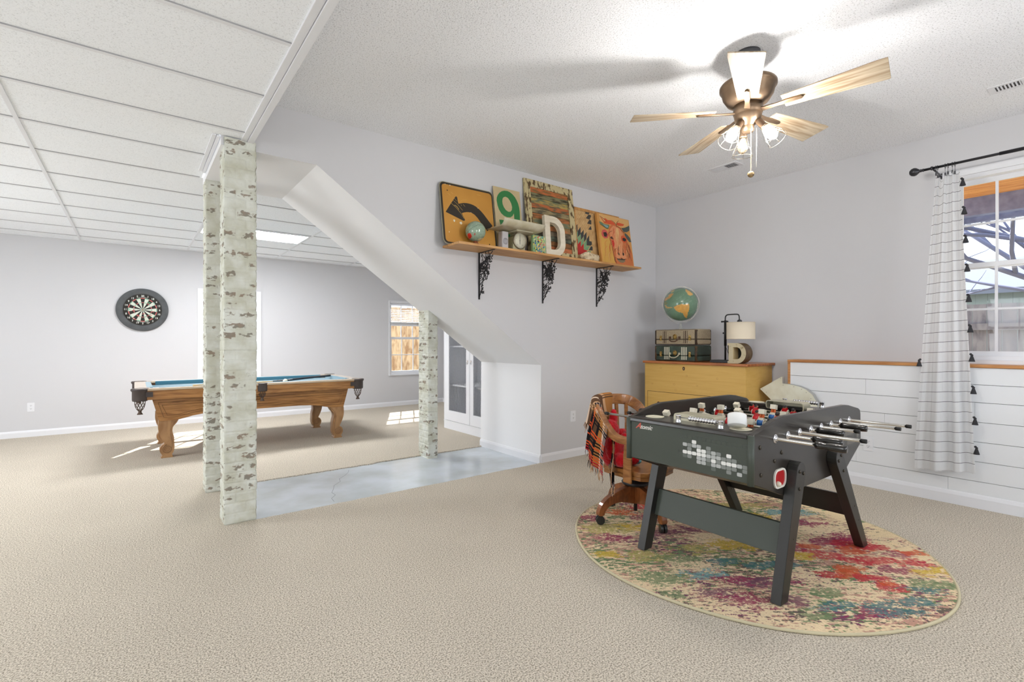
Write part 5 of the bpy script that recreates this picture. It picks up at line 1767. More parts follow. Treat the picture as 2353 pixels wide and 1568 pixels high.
out = [(-.012, 0), (-.012, .022), (.0, .022), (.0, .176), (-.012, .176), (-.012, .198)] + [p for p in reversed(out[1:-1])]
T = Matrix(((0, 1, 0, -.075), (-1, 0, 0, .092), (0, 0, 1, 0), (0, 0, 0, 1)))
b = MB(); b.prism(out, .0, .003, 'y', holes=[inn], T=T); b.build('face', mat('chipped_cream', (188, 176, 144), .5, var=(30, (120, 96, 60), .22, .42)), lt)
b = MB()
n_o = len(out)
b.prism(out, .003, .13, 'y', holes=[[(x * .985 + .001, z * .985 + .0015) for x, z in out]], T=T)
b.build('outer_side', mat('rusty_brown', (104, 84, 58), .5, var=(18, (70, 52, 34), .35, .65)), lt)
b = MB(); b.prism([(x * 1.0, z) for x, z in inn], .003, .10, 'y', holes=[[(x + (.0015 if x < .08 else -.0015), z + (.0015 if z < .1 else -.0015)) for x, z in inn]], T=T); b.build('inner_side', mat('inner_cream', (200, 182, 140), .5), lt)
b = MB(); b.prism([(x, z) for x, z in inn], .10, .102, 'y', T=T); b.build('back_plate', mat('dark_backing', (30, 28, 18), .7), lt)

# ============================================================ ARROW SIGN against the shiplap
AO = (4.83, 2.05, 0)
arr = thing('arrow_sign', 'cream sheet metal arrow sign with a curved shaft leaning on the shiplap', 'sign', AO)
ap_ = [(2.330, .763), (2.128, .893), (2.124, .893), (2.122, .828), (2.06, .825), (1.98, .812), (1.92, .789), (1.865, .745), (1.835, .690), (1.820, .62), (1.815, .50), (1.815, 0.0), (2.03, 0.0), (2.03, .50), (2.04, .58), (2.07, .615), (2.125, .628), (2.125, .575)]
b = MB(AO); b.prism(ap_, 4.828, 4.831, 'x'); af = b.build('face', mat('aged_cream_metal', (216, 216, 200), .45, var=(6, (200, 196, 174), .35, .6)), arr)
b = MB(AO); b.prism([(2.05 + (y - 2.05) * 1.0, z) for y, z in ap_], 4.831, 4.885, 'x', holes=[[(2.06 + (y - 2.06) * .975, .02 + z * .972) for y, z in ap_]]); b.build('return_edge', mat('sheet_metal', (176, 176, 172), .4, metal=.5), arr)
b = MB(AO)
for y, z in ((2.14, .875), (2.305, .765), (2.27, .735), (2.19, .672), (2.15, .640), (2.115, .815), (2.02, .805), (1.955, .788), (1.915, .76), (1.875, .71)):
    b.cyl((4.8275, y, z), (4.8285, y, z), .0028, n=8)
b.build('rivets', M_bolt, af)

# ============================================================ WALL SHELF
ZS = 2.055
SO = (3.3, 3.625, ZS)
M_shelf = wood('pine_shelf', (204, 158, 104), (176, 126, 72), (1.2, 14, 14), 2.4, .5)
sh = thing('wall_shelf', 'long pine wall shelf on three tree-shaped black iron brackets', 'shelf', SO)
b = MB(SO); b.box((2.125, 3.487, ZS - .020), (4.50, YW - .001, ZS)); b.build('board', M_shelf, sh, bevel=.0015)
def bracket(x, seed):
    rs = random.Random(seed)
    zt = ZS - .021
    b = MB(SO)
    b.box((x - .007, YW - .010, zt - .425), (x + .007, YW - .001, zt))
    b.box((x - .007, 3.515, zt - .006), (x + .007, YW - .001, zt))
    br = b.build('bracket', mat('black_iron', (26, 26, 28), .5), sh)
    b = MB(SO)
    def P3(y, z): return Vector((x + rs.uniform(-.0015, .0015), YW - .008 - y, zt - z))     # y out from the wall, z down
    def leaf(p, a, s_):
        d = Vector((0, math.cos(a), math.sin(a))); n = Vector((0, -math.sin(a), math.cos(a)))
        q = [p, p + d * s_ * .5 + n * s_ * .36, p + d * s_, p + d * s_ * .5 - n * s_ * .36]
        b.add([v + Vector((.0012, 0, 0)) for v in q] + [v - Vector((.0012, 0, 0)) for v in q], [(0, 1, 2, 3), (7, 6, 5, 4), (0, 4, 5, 1), (1, 5, 6, 2), (2, 6, 7, 3), (3, 7, 4, 0)])
    def branch(y, z, a, L_, r, depth):
        pts = [P3(y, z)]
        st = 4
        for i in range(st):
            a += rs.uniform(-.35, .35)
            y += math.cos(a) * L_ / st
            z += math.sin(a) * L_ / st
            lim = .205 * (1 - z / .46) ** .8 if z < .42 else .01
            if y < .004 or z < .004 or y > .235 or (y > lim + .02 and z > .02): break
            pts.append(P3(y, z))
            for s_ in (-1, 1):
                if rs.random() < .55: leaf(pts[-1], -a + s_ * rs.uniform(.5, 1.2) + PI, rs.uniform(.014, .024))
            if depth < 2 and rs.random() < .7: branch(y, z, a + rs.choice((-1, 1)) * rs.uniform(.5, 1.0), L_ * .6, r * .7, depth + 1)
        if len(pts) > 1: b.tube(pts, r, 5)
    branch(.002, .40, -1.05, .22, .0038, 0)
    branch(.002, .30, -.75, .25, .0038, 0)
    branch(.002, .20, -.35, .20, .0034, 0)
    branch(.21, .012, 2.3, .22, .0036, 0)
    branch(.10, .006, 1.6, .20, .0032, 0)
    branch(.15, .006, 1.9, .16, .003, 1)
    branch(.002, .10, .3, .16, .003, 1)
    branch(.04, .006, 1.2, .16, .003, 1)
    branch(.002, .36, -.3, .08, .003, 1)
    for q in range(2): branch(.05 + .07 * q, .02, 1.1 + .3 * q, .20 - .03 * q, .0026, 1)
    for q in range(2): branch(.004, .16 + .10 * q, -.2 - .1 * q, .15, .0026, 1)
    b.build('tree_scrollwork', mat('black_iron', (26, 26, 28), .5), br)
bracket(2.503, 11); bracket(3.272, 12); bracket(4.062, 13)

def panel_thing(name, label, cat, x0, w_, h_, lean0=3.650, lean1=3.735, z=ZS):
    """root at the lower left front corner, leaned back against the wall"""
    t = thing(name, label, cat, (x0, lean0, z))
    t.rotation_euler = (-math.atan2(lean1 - lean0, h_), 0, 0)
    return t
def art(quad, w_, h_):
    f = homog(quad)
    def g(x, y, lvl=0):
        u, v = f(x, y)
        return Vector((u * w_, -.0006 - .0003 * lvl, (1 - v) * h_))
    return g
# yellow road sign
w_, h_ = .565, .560
t = panel_thing('road_sign', 'yellow metal road sign with a bent black arrow at the left end of the shelf', 'sign', 2.072, w_, h_)
b = MB(); b.prism(rrect(0, 0, w_, h_, .045, 5), 0, .004, 'y'); b.build('plate', mat('galvanised', (150, 146, 126), .5, metal=.4), t)
b = MB(); b.prism(rrect(.006, .006, w_ - .006, h_ - .006, .042, 5), -.0006, .0, 'y'); b.build('border', mat('sign_black', (38, 30, 18), .6), t)
b = MB(); b.prism(rrect(.024, .020, w_ - .020, h_ - .022, .030, 5), -.0012, -.0004, 'y'); sg = b.build('sheeting', mat('sign_yellow', (196, 142, 58), .6, var=(3, (180, 126, 46), .3, .7)), t)
g = art([(48, 68), (1122, 318), (1205, 1440), (118, 1385)], w_, h_)
b = MB()
apts = [(180, 725), (240, 632), (300, 542), (352, 470), (392, 410), (415, 402), (430, 425), (440, 500), (455, 552), (490, 545), (560, 533), (620, 536), (690, 550), (750, 572), (800, 600), (850, 640), (900, 690), (960, 762), (1030, 860), (1112, 968), (1060, 1020), (1015, 1078), (980, 1030), (900, 925), (830, 826), (775, 765), (720, 730), (670, 718), (620, 716), (560, 727), (518, 742), (545, 800), (580, 872), (575, 892), (545, 895), (470, 860), (330, 795)]
b.poly([g(x, y, 3) for x, y in apts])
b.build('arrow', mat('sign_black', (38, 30, 18), .6), sg)
b = MB()
def scratch(pts, wd=.0016):
    b.sweep([g(x, y, 4) for x, y in pts], wd, .0003, (0, -1, 0))
b.m = 0
scratch([(302, 542), (400, 630), (500, 745), (560, 850)], .002)
scratch([(345, 485), (440, 570), (535, 685)]); scratch([(370, 445), (420, 500)]); scratch([(235, 335), (290, 385)]); scratch([(300, 310), (345, 355)]); scratch([(825, 365), (895, 385)])
scratch([(370, 580), (420, 610), (460, 670)], .004); scratch([(500, 560), (520, 595)]); scratch([(545, 560), (585, 605)]); scratch([(480, 520), (530, 475), (620, 470)], .001)
b.m = 1
for cx_, cy_, r_ in ((358, 900, .011), (495, 945, .014), (180, 150, .004), (285, 178, .005), (840, 632, .004), (245, 1140, .005), (700, 725, .003)):
    c_ = g(cx_, cy_, 4)
    b.poly([c_ + Vector((math.cos(a) * r_ * random.uniform(.7, 1.1), 0, math.sin(a) * r_ * random.uniform(.7, 1.2))) for a in [2 * PI * k / 10 for k in range(10)]])
b.build('scratches', [mat('scratch_yellow', (216, 178, 92), .6), mat('paint_chip', (214, 206, 184), .6)], sg)
b = MB()
for x, y in ((225, 278), (1050, 1335)): 
    c_ = g(x, y, 4); b.cyl(c_, c_ + Vector((0, -.0004, 0)), .006, n=10)
b.build('bolt_holes', mat('hole_brown', (60, 36, 18), .8), sg)
# number nine card
w_, h_ = .315, .622
t = panel_thing('number_sign', 'tall cream sign with a big green number 9 between road sign and frame', 'sign', 2.641, w_, h_)
b = MB(); b.box((0, 0, 0), (w_, .004, h_)); pl = b.build('plate', mat('cream_card', (196, 176, 136), .6, var=(4, (182, 164, 128), .3, .7)), t)
g = art([(88, 112), (574, 240), (645, 1290), (195, 1225)], w_, h_)
b = MB()
def ringpts(cx_, cy_, rx, ry, n=36, sk=0.0): return [(cx_ + rx * math.cos(2 * PI * k / n) + sk * math.sin(2 * PI * k / n), cy_ + ry * math.sin(2 * PI * k / n) + .22 * rx * math.cos(2 * PI * k / n)) for k in range(n)]
def g2(p): v = g(*p); return (v.x, v.z)
o_ = [g2(p) for p in [(160, 380), (163, 330), (180, 285), (210, 245), (250, 220), (300, 210), (355, 218), (405, 245), (450, 285), (490, 335), (520, 390), (545, 450), (562, 520), (572, 600), (575, 700), (572, 800), (560, 900), (525, 985), (460, 1030), (385, 1025), (310, 975), (260, 890), (230, 800), (210, 718), (260, 722), (312, 738), (335, 820), (370, 885), (415, 910), (455, 885), (472, 830), (476, 740), (470, 615), (445, 660), (405, 685), (350, 680), (295, 655), (245, 610), (205, 545), (178, 470)]]
i_ = [g2(p) for p in [(262, 400), (268, 350), (290, 325), (325, 320), (365, 345), (400, 395), (425, 450), (438, 510), (432, 560), (405, 588), (365, 585), (325, 555), (290, 505), (268, 450)]]
b.prism(o_, -.0012, -.0002, 'y', holes=[i_])
b.build('numeral', mat('sign_green', (44, 118, 62), .5), pl)
# barn-wood frame
w_, h_ = .655, .775
t = panel_thing('wood_frame', 'large chipped cream frame filled with multicoloured reclaimed planks on the shelf', 'picture frame', 3.012, w_, h_, 3.640, 3.738)
M_chip = mat('chipped_frame_cream', (190, 176, 134), .8, var=(26, (86, 66, 40), .42, .50, (1, 1, .5)), bump=(40, .4, .003))
fw = .072
b = MB()
b.box((0, 0, 0), (fw, .022, h_)); b.box((w_ - fw, 0, 0), (w_, .022, h_)); b.box((fw, 0, h_ - fw), (w_ - fw, .022, h_)); b.box((fw, 0, 0), (w_ - fw, .022, fw))
b.build('frame', M_chip, t, bevel=.002)
PK = [('orange', (188, 104, 56), (120, 92, 52)), ('sage', (120, 116, 82), (52, 48, 34)), ('ochre', (172, 148, 80), (96, 104, 80)), ('russet', (176, 98, 52), (92, 84, 60)), ('char', (86, 80, 60), (150, 134, 96)), ('rust', (168, 104, 58), (106, 78, 46)),
      ('green', (104, 112, 88), (160, 128, 72)), ('tan', (176, 112, 66), (132, 108, 70)), ('grey', (120, 108, 88), (84, 72, 56)), ('teal', (100, 108, 90), (60, 56, 44)), ('brown', (134, 88, 48), (92, 66, 36)), ('coral', (188, 108, 66), (140, 92, 50))]
b = MB()
hh = (h_ - 2 * fw) / 12
for i in range(12):
    b.m = i
    z1 = h_ - fw - hh * i
    b.box((fw + .0005, .008 + .002 * (i % 3), z1 - hh + .001), (w_ - fw - .0005, .02, z1 - .001))
b.build('planks', [mat('plank_' + n_, c_, .75, var=(7, c2, .40, .56, (1.2, 1, 5))) for n_, c_, c2 in PK], t)
# star quilt board
w_, h_ = .72, .60
t = panel_thing('quilt_board', 'pine board with a painted star quilt pattern behind the cow canvas', 'picture', 3.690, w_, h_, 3.690, 3.738)
b = MB(); b.box((0, 0, 0), (w_, .018, h_)); pl = b.build('board', wood('pale_pine', (204, 170, 120), (184, 146, 96), (10, 2, 10), 2), t)
b = MB(); b.box((0, -.006, h_ - .028), (w_, 0, h_)); b.box((0, -.006, 0), (.018, 0, h_)); b.build('edge_trim', wood('pine_edge', (196, 148, 88), (170, 118, 64), (10, 2, 10), 2), pl)
g = art([(25, -5), (1360, 270), (1560, 1640), (140, 1340)], w_, h_)
b = MB()
for lvl, m_, polys in ((1, 0, [[(70, 480), (135, 400), (145, 560), (85, 640)], [(145, 570), (225, 475), (235, 640), (150, 720)], [(235, 630), (318, 540), (322, 700), (245, 800)], [(325, 690), (400, 600), (405, 770), (335, 850)],
                               [(410, 780), (480, 680), (490, 830), (560, 850), (570, 920), (540, 950), (415, 935)], [(335, 155), (400, 70), (505, 100), (440, 190)], [(370, 270), (440, 190), (510, 200), (520, 230), (475, 310)],
                               [(410, 400), (470, 310), (530, 330), (535, 430)], [(450, 545), (520, 460), (545, 540), (540, 560)], [(480, 1060), (540, 960), (590, 980), (600, 1075)]]),
                       (1, 1, [[(90, 650), (145, 565), (155, 740), (115, 765)], [(150, 740), (235, 640), (240, 800), (160, 890)], [(245, 820), (322, 710), (328, 880), (250, 955)], [(335, 880), (408, 780), (415, 940), (340, 1030)], [(415, 950), (520, 955), (450, 1055), (340, 1035)], [(445, 1080), (560, 1085), (520, 1120), (420, 1120)]]),
                       (1, 2, [[(110, 770), (150, 760), (160, 890), (240, 810), (248, 960), (322, 880), (335, 1030), (440, 1070), (370, 1130), (165, 1150)]])):
    b.m = m_
    for p in polys: b.poly([g(x, y, lvl) for x, y in p])
b.m = 3
for k in range(9):
    x = 20 + k * 60
    b.sweep([g(70 + k * 55 + 180, 30 + k * 12, 2), g(60 + k * 30, 300 + k * 45, 2)], .0012, .0003, (0, -1, 0))
b.build('star_pattern', [mat('quilt_charcoal', (58, 60, 60), .7), mat('quilt_green', (118, 158, 118), .7), mat('quilt_red', (176, 40, 36), .7), mat('quilt_line', (150, 116, 76), .7)], pl)
# cow canvas
w_, h_ = .535, .575
t = panel_thing('cow_painting', 'canvas painting of a shaggy orange highland cow at the right of the shelf', 'painting', 3.985, w_, h_, 3.600, 3.685)
b = MB(); b.box((0, 0, 0), (w_, .032, h_)); b.build('canvas', mat('canvas_orange', (214, 160, 88), .7, var=(3.5, (196, 136, 66), .35, .65)), t)
g = art([(512, 118), (1352, 255), (1440, 1480), (640, 1372)], w_, h_)
cow = [
 (1, 'tan', [(560, 130), (1340, 260), (1350, 420), (1180, 470), (830, 420), (600, 330)]),
 (1, 'gold', [(600, 600), (830, 760), (900, 1100), (960, 1400), (660, 1360)]),
 (2, 'rust', [(830, 470), (900, 380), (1010, 410), (1120, 470), (1200, 580), (1250, 760), (1340, 900), (1400, 1120), (1420, 1470), (980, 1415), (920, 1180), (850, 800), (790, 650)]),
 (3, 'orange', [(690, 260), (730, 245), (790, 290), (870, 290), (960, 350), (1000, 410), (900, 400), (820, 400), (740, 380), (700, 330), (740, 320)]),
 (3, 'orange', [(1010, 400), (1030, 345), (1100, 345), (1220, 375), (1200, 420), (1120, 430), (1060, 420)]),
 (3, 'orange', [(580, 190), (650, 260), (700, 330), (740, 380), (700, 370), (640, 280)]),
 (4, 'horn', [(565, 340), (610, 340), (690, 395), (760, 410), (820, 410), (830, 450), (800, 510), (740, 500), (680, 455), (600, 405)]),
 (5, 'hornlight', [(660, 400), (760, 425), (800, 440), (790, 490), (740, 480)]),
 (4, 'horndark', [(1140, 480), (1240, 465), (1320, 425), (1352, 400), (1365, 460), (1350, 540), (1280, 580), (1200, 575)]),
 (4, 'pink', [(650, 550), (710, 530), (770, 580), (800, 680), (780, 750), (700, 760), (640, 700), (622, 640)]),
 (5, 'black', [(670, 610), (740, 600), (770, 660), (750, 720), (690, 710)]),
 (4, 'horndark', [(1230, 600), (1290, 640), (1360, 720), (1395, 830), (1340, 830), (1270, 740), (1220, 650)]),
 (3, 'peach', [(850, 520), (930, 430), (1010, 450), (1100, 500), (1170, 620), (1180, 800), (1150, 960), (1160, 1080), (1010, 1080), (950, 1000), (910, 860), (850, 700), (830, 600)]),
 (4, 'cream', [(1010, 470), (1060, 500), (1080, 620), (1060, 760), (1020, 900), (990, 760), (990, 600)]),
 (5, 'red', [(870, 800), (930, 790), (950, 880), (935, 980), (900, 930)]),
 (5, 'black', [(845, 725), (880, 700), (915, 730), (930, 780), (890, 775), (855, 750)]),
 (5, 'black', [(1160, 740), (1200, 725), (1250, 750), (1255, 800), (1210, 820), (1165, 795)]),
 (4, 'orange', [(1120, 690), (1170, 670), (1240, 700), (1290, 780), (1240, 850), (1180, 850), (1130, 790)]),
 (4, 'peach', [(980, 1080), (1060, 1040), (1150, 1060), (1210, 1110), (1250, 1240), (1180, 1250), (1110, 1210), (1030, 1250), (980, 1200)]),
 (5, 'black', [(1020, 1090), (1050, 1095), (1075, 1150), (1060, 1170), (1030, 1140)]),
 (5, 'black', [(1140, 1100), (1180, 1095), (1190, 1140), (1170, 1180), (1145, 1150)]),
 (5, 'black', [(990, 1235), (1100, 1250), (1110, 1225), (1160, 1255), (1250, 1245), (1180, 1280), (1100, 1275), (1020, 1265)]),
 (4, 'greyc', [(1000, 1260), (1100, 1275), (1200, 1275), (1220, 1300), (1150, 1345), (1070, 1330)]),
]
CC = {'tan': (212, 166, 104), 'gold': (206, 160, 76), 'rust': (198, 112, 62), 'orange': (204, 82, 42), 'horn': (96, 120, 92), 'hornlight': (128, 156, 160), 'horndark': (74, 82, 78), 'pink': (196, 84, 76), 'black': (44, 30, 24), 'peach': (216, 144, 98), 'cream': (220, 176, 120), 'red': (196, 44, 38), 'greyc': (128, 112, 84)}
names = list(CC)
b = MB()
for lvl, c_, p in cow:
    b.m = names.index(c_)
    b.poly([g(x, y, lvl) for x, y in p])
rs = random.Random(4)
def stroke(pts, c_, wd, lvl=6):
    b.m = names.index(c_)
    q = smoothpath([g(x, y, lvl) for x, y in pts], 4)
    b.sweep(q, [wd * (.4 + .6 * math.sin(PI * min(1, (i + .5) / len(q)))) for i in range(len(q))], .0004, (0, -1, 0))
for k in range(46):                       # hair strokes down the neck and face
    x = rs.uniform(960, 1340); y = rs.uniform(900, 1230)
    if 970 < x < 1250 and 1030 < y < 1340: continue
    stroke([(x, y), (x + rs.uniform(-20, 20), y + 70), (x + rs.uniform(-10, 25), min(1420, y + rs.uniform(120, 200)))], rs.choice(('orange', 'rust', 'cream', 'black', 'peach', 'orange')), rs.uniform(.003, .007))
for k in range(26):
    x = rs.uniform(860, 1150); y = rs.uniform(470, 850)
    stroke([(x, y), (x + rs.uniform(-12, 14), y + 60), (x + rs.uniform(-16, 20), y + 130)], rs.choice(('orange', 'cream', 'rust', 'red', 'cream', 'peach')), rs.uniform(.002, .005))
for k in range(16):
    x = rs.uniform(670, 880); y = rs.uniform(840, 1150)
    stroke([(x + 60, y - 60), (x + 10, y), (x + 10, y + 80), (x + 20, y + 180)], rs.choice(('gold', 'orange', 'tan', 'rust')), rs.uniform(.003, .006))
for p in ([(1015, 470), (1005, 400), (960, 340), (880, 285)], [(1010, 410), (1030, 340), (1080, 285)], [(820, 740), (860, 850), (900, 1000), (930, 1180), (1000, 1380)], [(1030, 430), (1100, 480), (1180, 580), (1230, 600)], [(590, 405), (680, 460), (760, 510), (820, 510)],
          [(1250, 800), (1290, 900), (1340, 980), (1370, 1120)], [(1260, 870), (1280, 1050), (1340, 1200), (1375, 1300)], [(590, 195), (680, 260), (770, 330)], [(940, 1080), (960, 1020), (1000, 1000)], [(800, 660), (830, 600), (900, 560)]):
    stroke(p, 'black', .0045, 7)
b.build('painted_cow', [mat('paint_' + n_, CC[n_], .6) for n_ in names], t)

# little globe
SG_ = Vector((2.343, 3.572, 2.176))
tg = thing('small_globe', 'small pale green vintage globe in front of the road sign', 'globe', (SG_.x, SG_.y, ZS))
SR = .0875
def sg_extra(s, z, f, col):
    m = (np.abs((-s * .45 + z * .85) - .28 + .25 * (s + .1) ** 2) < .012) & (f > 0)
    col[m, :3] = np.array(lin((60, 74, 62)))
    m2 = vnoise(s * 26, z * 26, 31) > .80
    col[m2, :3] *= .62
b, gc2 = globe_mesh(SG_, SR, [([(580, 1195), (615, 1180), (645, 1195), (672, 1245), (650, 1275), (600, 1280), (585, 1240)], (206, 44, 36)), ([(715, 1195), (740, 1190), (745, 1225), (720, 1230)], (170, 90, 76)), ([(800, 1290), (900, 1250), (910, 1265), (830, 1315), (780, 1310)], (206, 190, 150))],
                     (150, 172, 150), land, (745, 1115), 207.0, sg_extra, off=(SG_.x, SG_.y, ZS))
b.build('sphere', attr_mat('globe_map_pale', .2, spec=.5, coat=.5), tg, colors=gc2, weld=False)
b = MB(SG_ * 1 - Vector((0, 0, SG_.z - ZS))); b.lathe([(.042, 0), (.044, .004), (.030, .016), (.018, .030), (.02, .046), (0, .05)], (SG_.x, SG_.y, ZS), 24); b.build('base', mat('tin_brown', (132, 72, 44), .45), tg)

# kitchen scale
KO = (2.80, 3.60, ZS)
ks = thing('kitchen_scale', 'cream vintage kitchen scale with a dial and a wide curved tray on the shelf', 'scale', KO)
M_cream = mat('cream_enamel', (196, 190, 168), .4, var=(12, (176, 168, 140), .3, .6))
M_olive = mat('olive_cream_enamel', (168, 162, 128), .45)
b = MB(KO); b.prism([(2.755, ZS + .012), (2.90, ZS + .012), (2.89, ZS + .14), (2.86, ZS + .158), (2.80, ZS + .158), (2.765, ZS + .14)], 3.575, 3.70, 'y'); b.build('housing', M_olive, ks, bevel=.008, seg=3)
b = MB(KO); b.prism(rrect(2.735, 3.535, 2.925, 3.715, .02, 3), ZS, ZS + .012, 'z'); b.build('foot', M_cream, ks, bevel=.003)
TXm = Matrix.Rotation(R(90), 4, 'X')
b = MB(KO); b.lathe([(.078, 0), (.080, .008), (.076, .012), (.072, .012), (.071, .008), (.071, 0)], (2.832, 3.575, ZS + .102), 36, T=TXm); b.build('dial_rim', mat('worn_chrome_rim', (150, 138, 118), .3, metal=.8), ks)
b = MB(KO); b.lathe([(.072, 0), (.072, .004), (0, .004)], (2.832, 3.575, ZS + .102), 32, T=TXm); dl = b.build('dial', mat('dial_face', (216, 212, 192), .5), ks)
b = MB(KO)
for k in range(40):
    a = 2 * PI * k / 40
    r0 = .057 if k % 5 == 0 else .062
    b.sweep([(2.832 + math.cos(a) * r0, 3.5706, ZS + .102 + math.sin(a) * r0), (2.832 + math.cos(a) * .067, 3.5706, ZS + .102 + math.sin(a) * .067)], .0012, .0003, (0, -1, 0))
b.build('dial_marks', mat('mark_grey', (110, 110, 100), .6), dl)
b = MB(KO)
for k, ch in enumerate(('0', '5', '10', '15', '20')):
    a = R(90 - 72 * k)
    text_into(b, ch, .012, Matrix.Translation((2.832 + math.cos(a) * .049 - KO[0], 3.5704 - KO[1], .102 + math.sin(a) * .049)) @ TXm, extrude=.0001)
b.build('numbers', mat('mark_grey', (110, 110, 100), .6), dl)
b = MB(KO); b.prism([(2.830, ZS + .068), (2.834, ZS + .068), (2.8345, ZS + .102), (2.8330, ZS + .160), (2.8315, ZS + .160), (2.8295, ZS + .102)], 3.5695, 3.5702, 'y'); b.cyl((2.832, 3.571, ZS + .102), (2.832, 3.5685, ZS + .102), .004, n=10); b.build('needle', mat('needle_black', (40, 42, 44), .4), dl)
b = MB(KO); b.box((2.795, 3.60, ZS + .155), (2.86, 3.68, ZS + .172)); b.box((2.735, 3.50, ZS + .172), (2.93, 3.715, ZS + .178)); b.box((2.735, 3.495, ZS + .172), (2.93, 3.50, ZS + .181)); b.build('tray_support', M_cream, ks, bevel=.002)
b = MB(KO)
def tray_fn(u, v):
    x = 2.525 + (2.995 - 2.525) * u
    # section runs from the wall side up over to a rolled front lip
    s = v
    if s < .62: y, z = 3.664 - (3.664 - 3.46) * (s / .62), 0.0
    else:
        a = (s - .62) / .38 * R(86)
        y, z = 3.46 - math.sin(a) * .062, (1 - math.cos(a)) * .058
    z += .0
    return Vector((x, y, ZS + .1835 + z))
b.grid(tray_fn, 12, 26)
b.build('tray', M_cream, ks, solid=-.003)

b = MB(); b.prism(rrect(-.036, -.036, .036, .036, .012, 3), 0, .165, 'z')
b2 = thing('paper_carton', 'pale grey carton tucked under the scale tray beside the number sign', 'box', (2.668, 3.608, ZS))
b.build('box', mat('pale_grey_card', (188, 186, 188), .7), b2, bevel=.002)
b = MB(); b.lathe([(.030, 0), (.030, .0006), (0, .0006)], (0, -.036, .078), 20, T=TXm); b.build('round_label', mat('grey_card_dark', (168, 166, 170), .7), b2)

# small bright canvas block
t = thing('art_block', 'little abstract canvas in bright dabs of paint beside the scale', 'painting', (3.068, 3.570, ZS))
b = MB(); b.box((-.080, 0, 0), (.080, .03, .178)); b.build('canvas', mat('canvas_pale_green', (150, 180, 130), .7), t)
b = MB()
DCOL = [(214, 176, 72), (206, 84, 72), (60, 100, 160), (224, 206, 176), (96, 160, 96), (70, 150, 170), (218, 150, 136), (230, 210, 90), (40, 80, 70)]
rs = random.Random(12)
for k in range(120):
    b.m = k % len(DCOL)
    if k % len(DCOL) in (2, 5, 8) and rs.random() < .5: zc = rs.uniform(.01, .08)
    else: zc = rs.uniform(.01, .172)
    xc = rs.uniform(-.072, .072)
    if b.m in (1, 6): xc = rs.uniform(-.02, .07)
    a = rs.uniform(0, PI); L_, W_ = rs.uniform(.007, .014), rs.uniform(.003, .007)
    b.poly([Vector((max(-.079, min(.079, xc + math.cos(a) * L_ * math.cos(t_) - math.sin(a) * W_ * math.sin(t_))), -.0004 - .0001 * (k % 12), max(.002, min(.176, zc + math.sin(a) * L_ * math.cos(t_) + math.cos(a) * W_ * math.sin(t_))))) for t_ in [2 * PI * q / 9 for q in range(9)]])
b.build('paint_dabs', [mat('dab_%s' % n_, c_, .5) for n_, c_ in zip(('ochre', 'coral', 'blue', 'cream', 'green', 'teal', 'pink', 'yellow', 'deep'), DCOL)], t)

# white wooden D
t = thing('wooden_letter', 'white wooden letter D standing in front of the plank frame', 'letter', (3.150, 3.555, ZS))
t.rotation_euler = (R(-5), 0, 0)
out, inn = letter_D2(.262, .40, .066)
b = MB(); b.prism(out, 0, .040, 'y', holes=[inn]); b.build('body', mat('white_wash_wood', (222, 214, 196), .6, var=(5, (206, 196, 174), .35, .6, (1, 1, 4))), t, bevel=.002)
b = MB(); b.prism([(x, z) for x, z in inn], .0385, .0395, 'y', holes=[[(x + (.004 if x < .13 else -.004), z + (.004 if z < .2 else -.004)) for x, z in inn]]); b.build('back_lip', mat('shell_tan', (190, 172, 140), .6), t)  # thin lip in a darker tan than the letter body

# chunk of crystal
t = thing('crystal_rock', 'rough cream crystal rock lying between the frame and the cow canvas', 'rock', (3.765, 3.56, ZS))
b = MB()
rs = random.Random(9)
rr_ = [(0.0, .034, .105, .055, .068), (-.065, .026, .06, .05, .05), (.055, .032, .055, .05, .062)]
def rockpt(th, a):
    p = Vector((math.sin(th) * math.cos(a), math.sin(th) * math.sin(a), math.cos(th)))
    n_ = float(vnoise(np.array([p.x * 2.3 + 5]), np.array([p.z * 2.3 + p.y * 1.7]), 3)[0]) + .5 * float(vnoise(np.array([p.x * 6 + 5]), np.array([p.z * 6 + p.y * 5]), 4)[0])
    k_ = .72 + .42 * n_
    return Vector((p.x * .118 * k_, p.y * .055 * k_, max(-.032, p.z * .055 * k_) + .034))
b.grid(lambda u, v: rockpt(.02 + 3.1 * v, 2 * PI * u), 30, 18, smooth=False)
b.build('stone', mat('crystal_cream', (208, 190, 158), .45, var=(22, (122, 86, 46), .34, .46), bump=(50, .6, .004)), t)

# ============================================================ CURTAIN AND ROD
CO = (4.83, .9, 2.545)
rod_t = thing('curtain_rod', 'dark metal curtain rod with a ball finial above the window', 'curtain rod', CO)
M_rod = mat('pewter_dark', (60, 60, 64), .35, metal=.7)
b = MB(CO); b.cyl((4.83, 1.085, 2.545), (4.83, -.10, 2.545), .0095, n=14); b.cyl((4.83, .66, 2.545), (4.83, -.10, 2.545), .0125, n=14); b.build('rod', M_rod, rod_t)
b = MB(CO); b.lathe([(.009, 0), (.012, .004), (.012, .010), (.008, .014), (.013, .020), (.009, .026), (.015, .032), (.028, .048), (.032, .062), (.028, .078), (.016, .090), (0, .094)], (4.83, 1.075, 2.545), 20, T=Matrix.Rotation(R(-90), 4, 'X')); b.build('finial', M_rod, rod_t)
b = MB(CO); b.cyl((4.83, 1.03, 2.545), (5.128, 1.03, 2.545), .006, n=10); b.cyl((5.122, 1.03, 2.545), (5.129, 1.03, 2.545), .022, n=14); b.cyl((4.83, 1.025, 2.545), (4.83, 1.035, 2.545), .015, n=14); b.build('bracket', M_rod, rod_t)
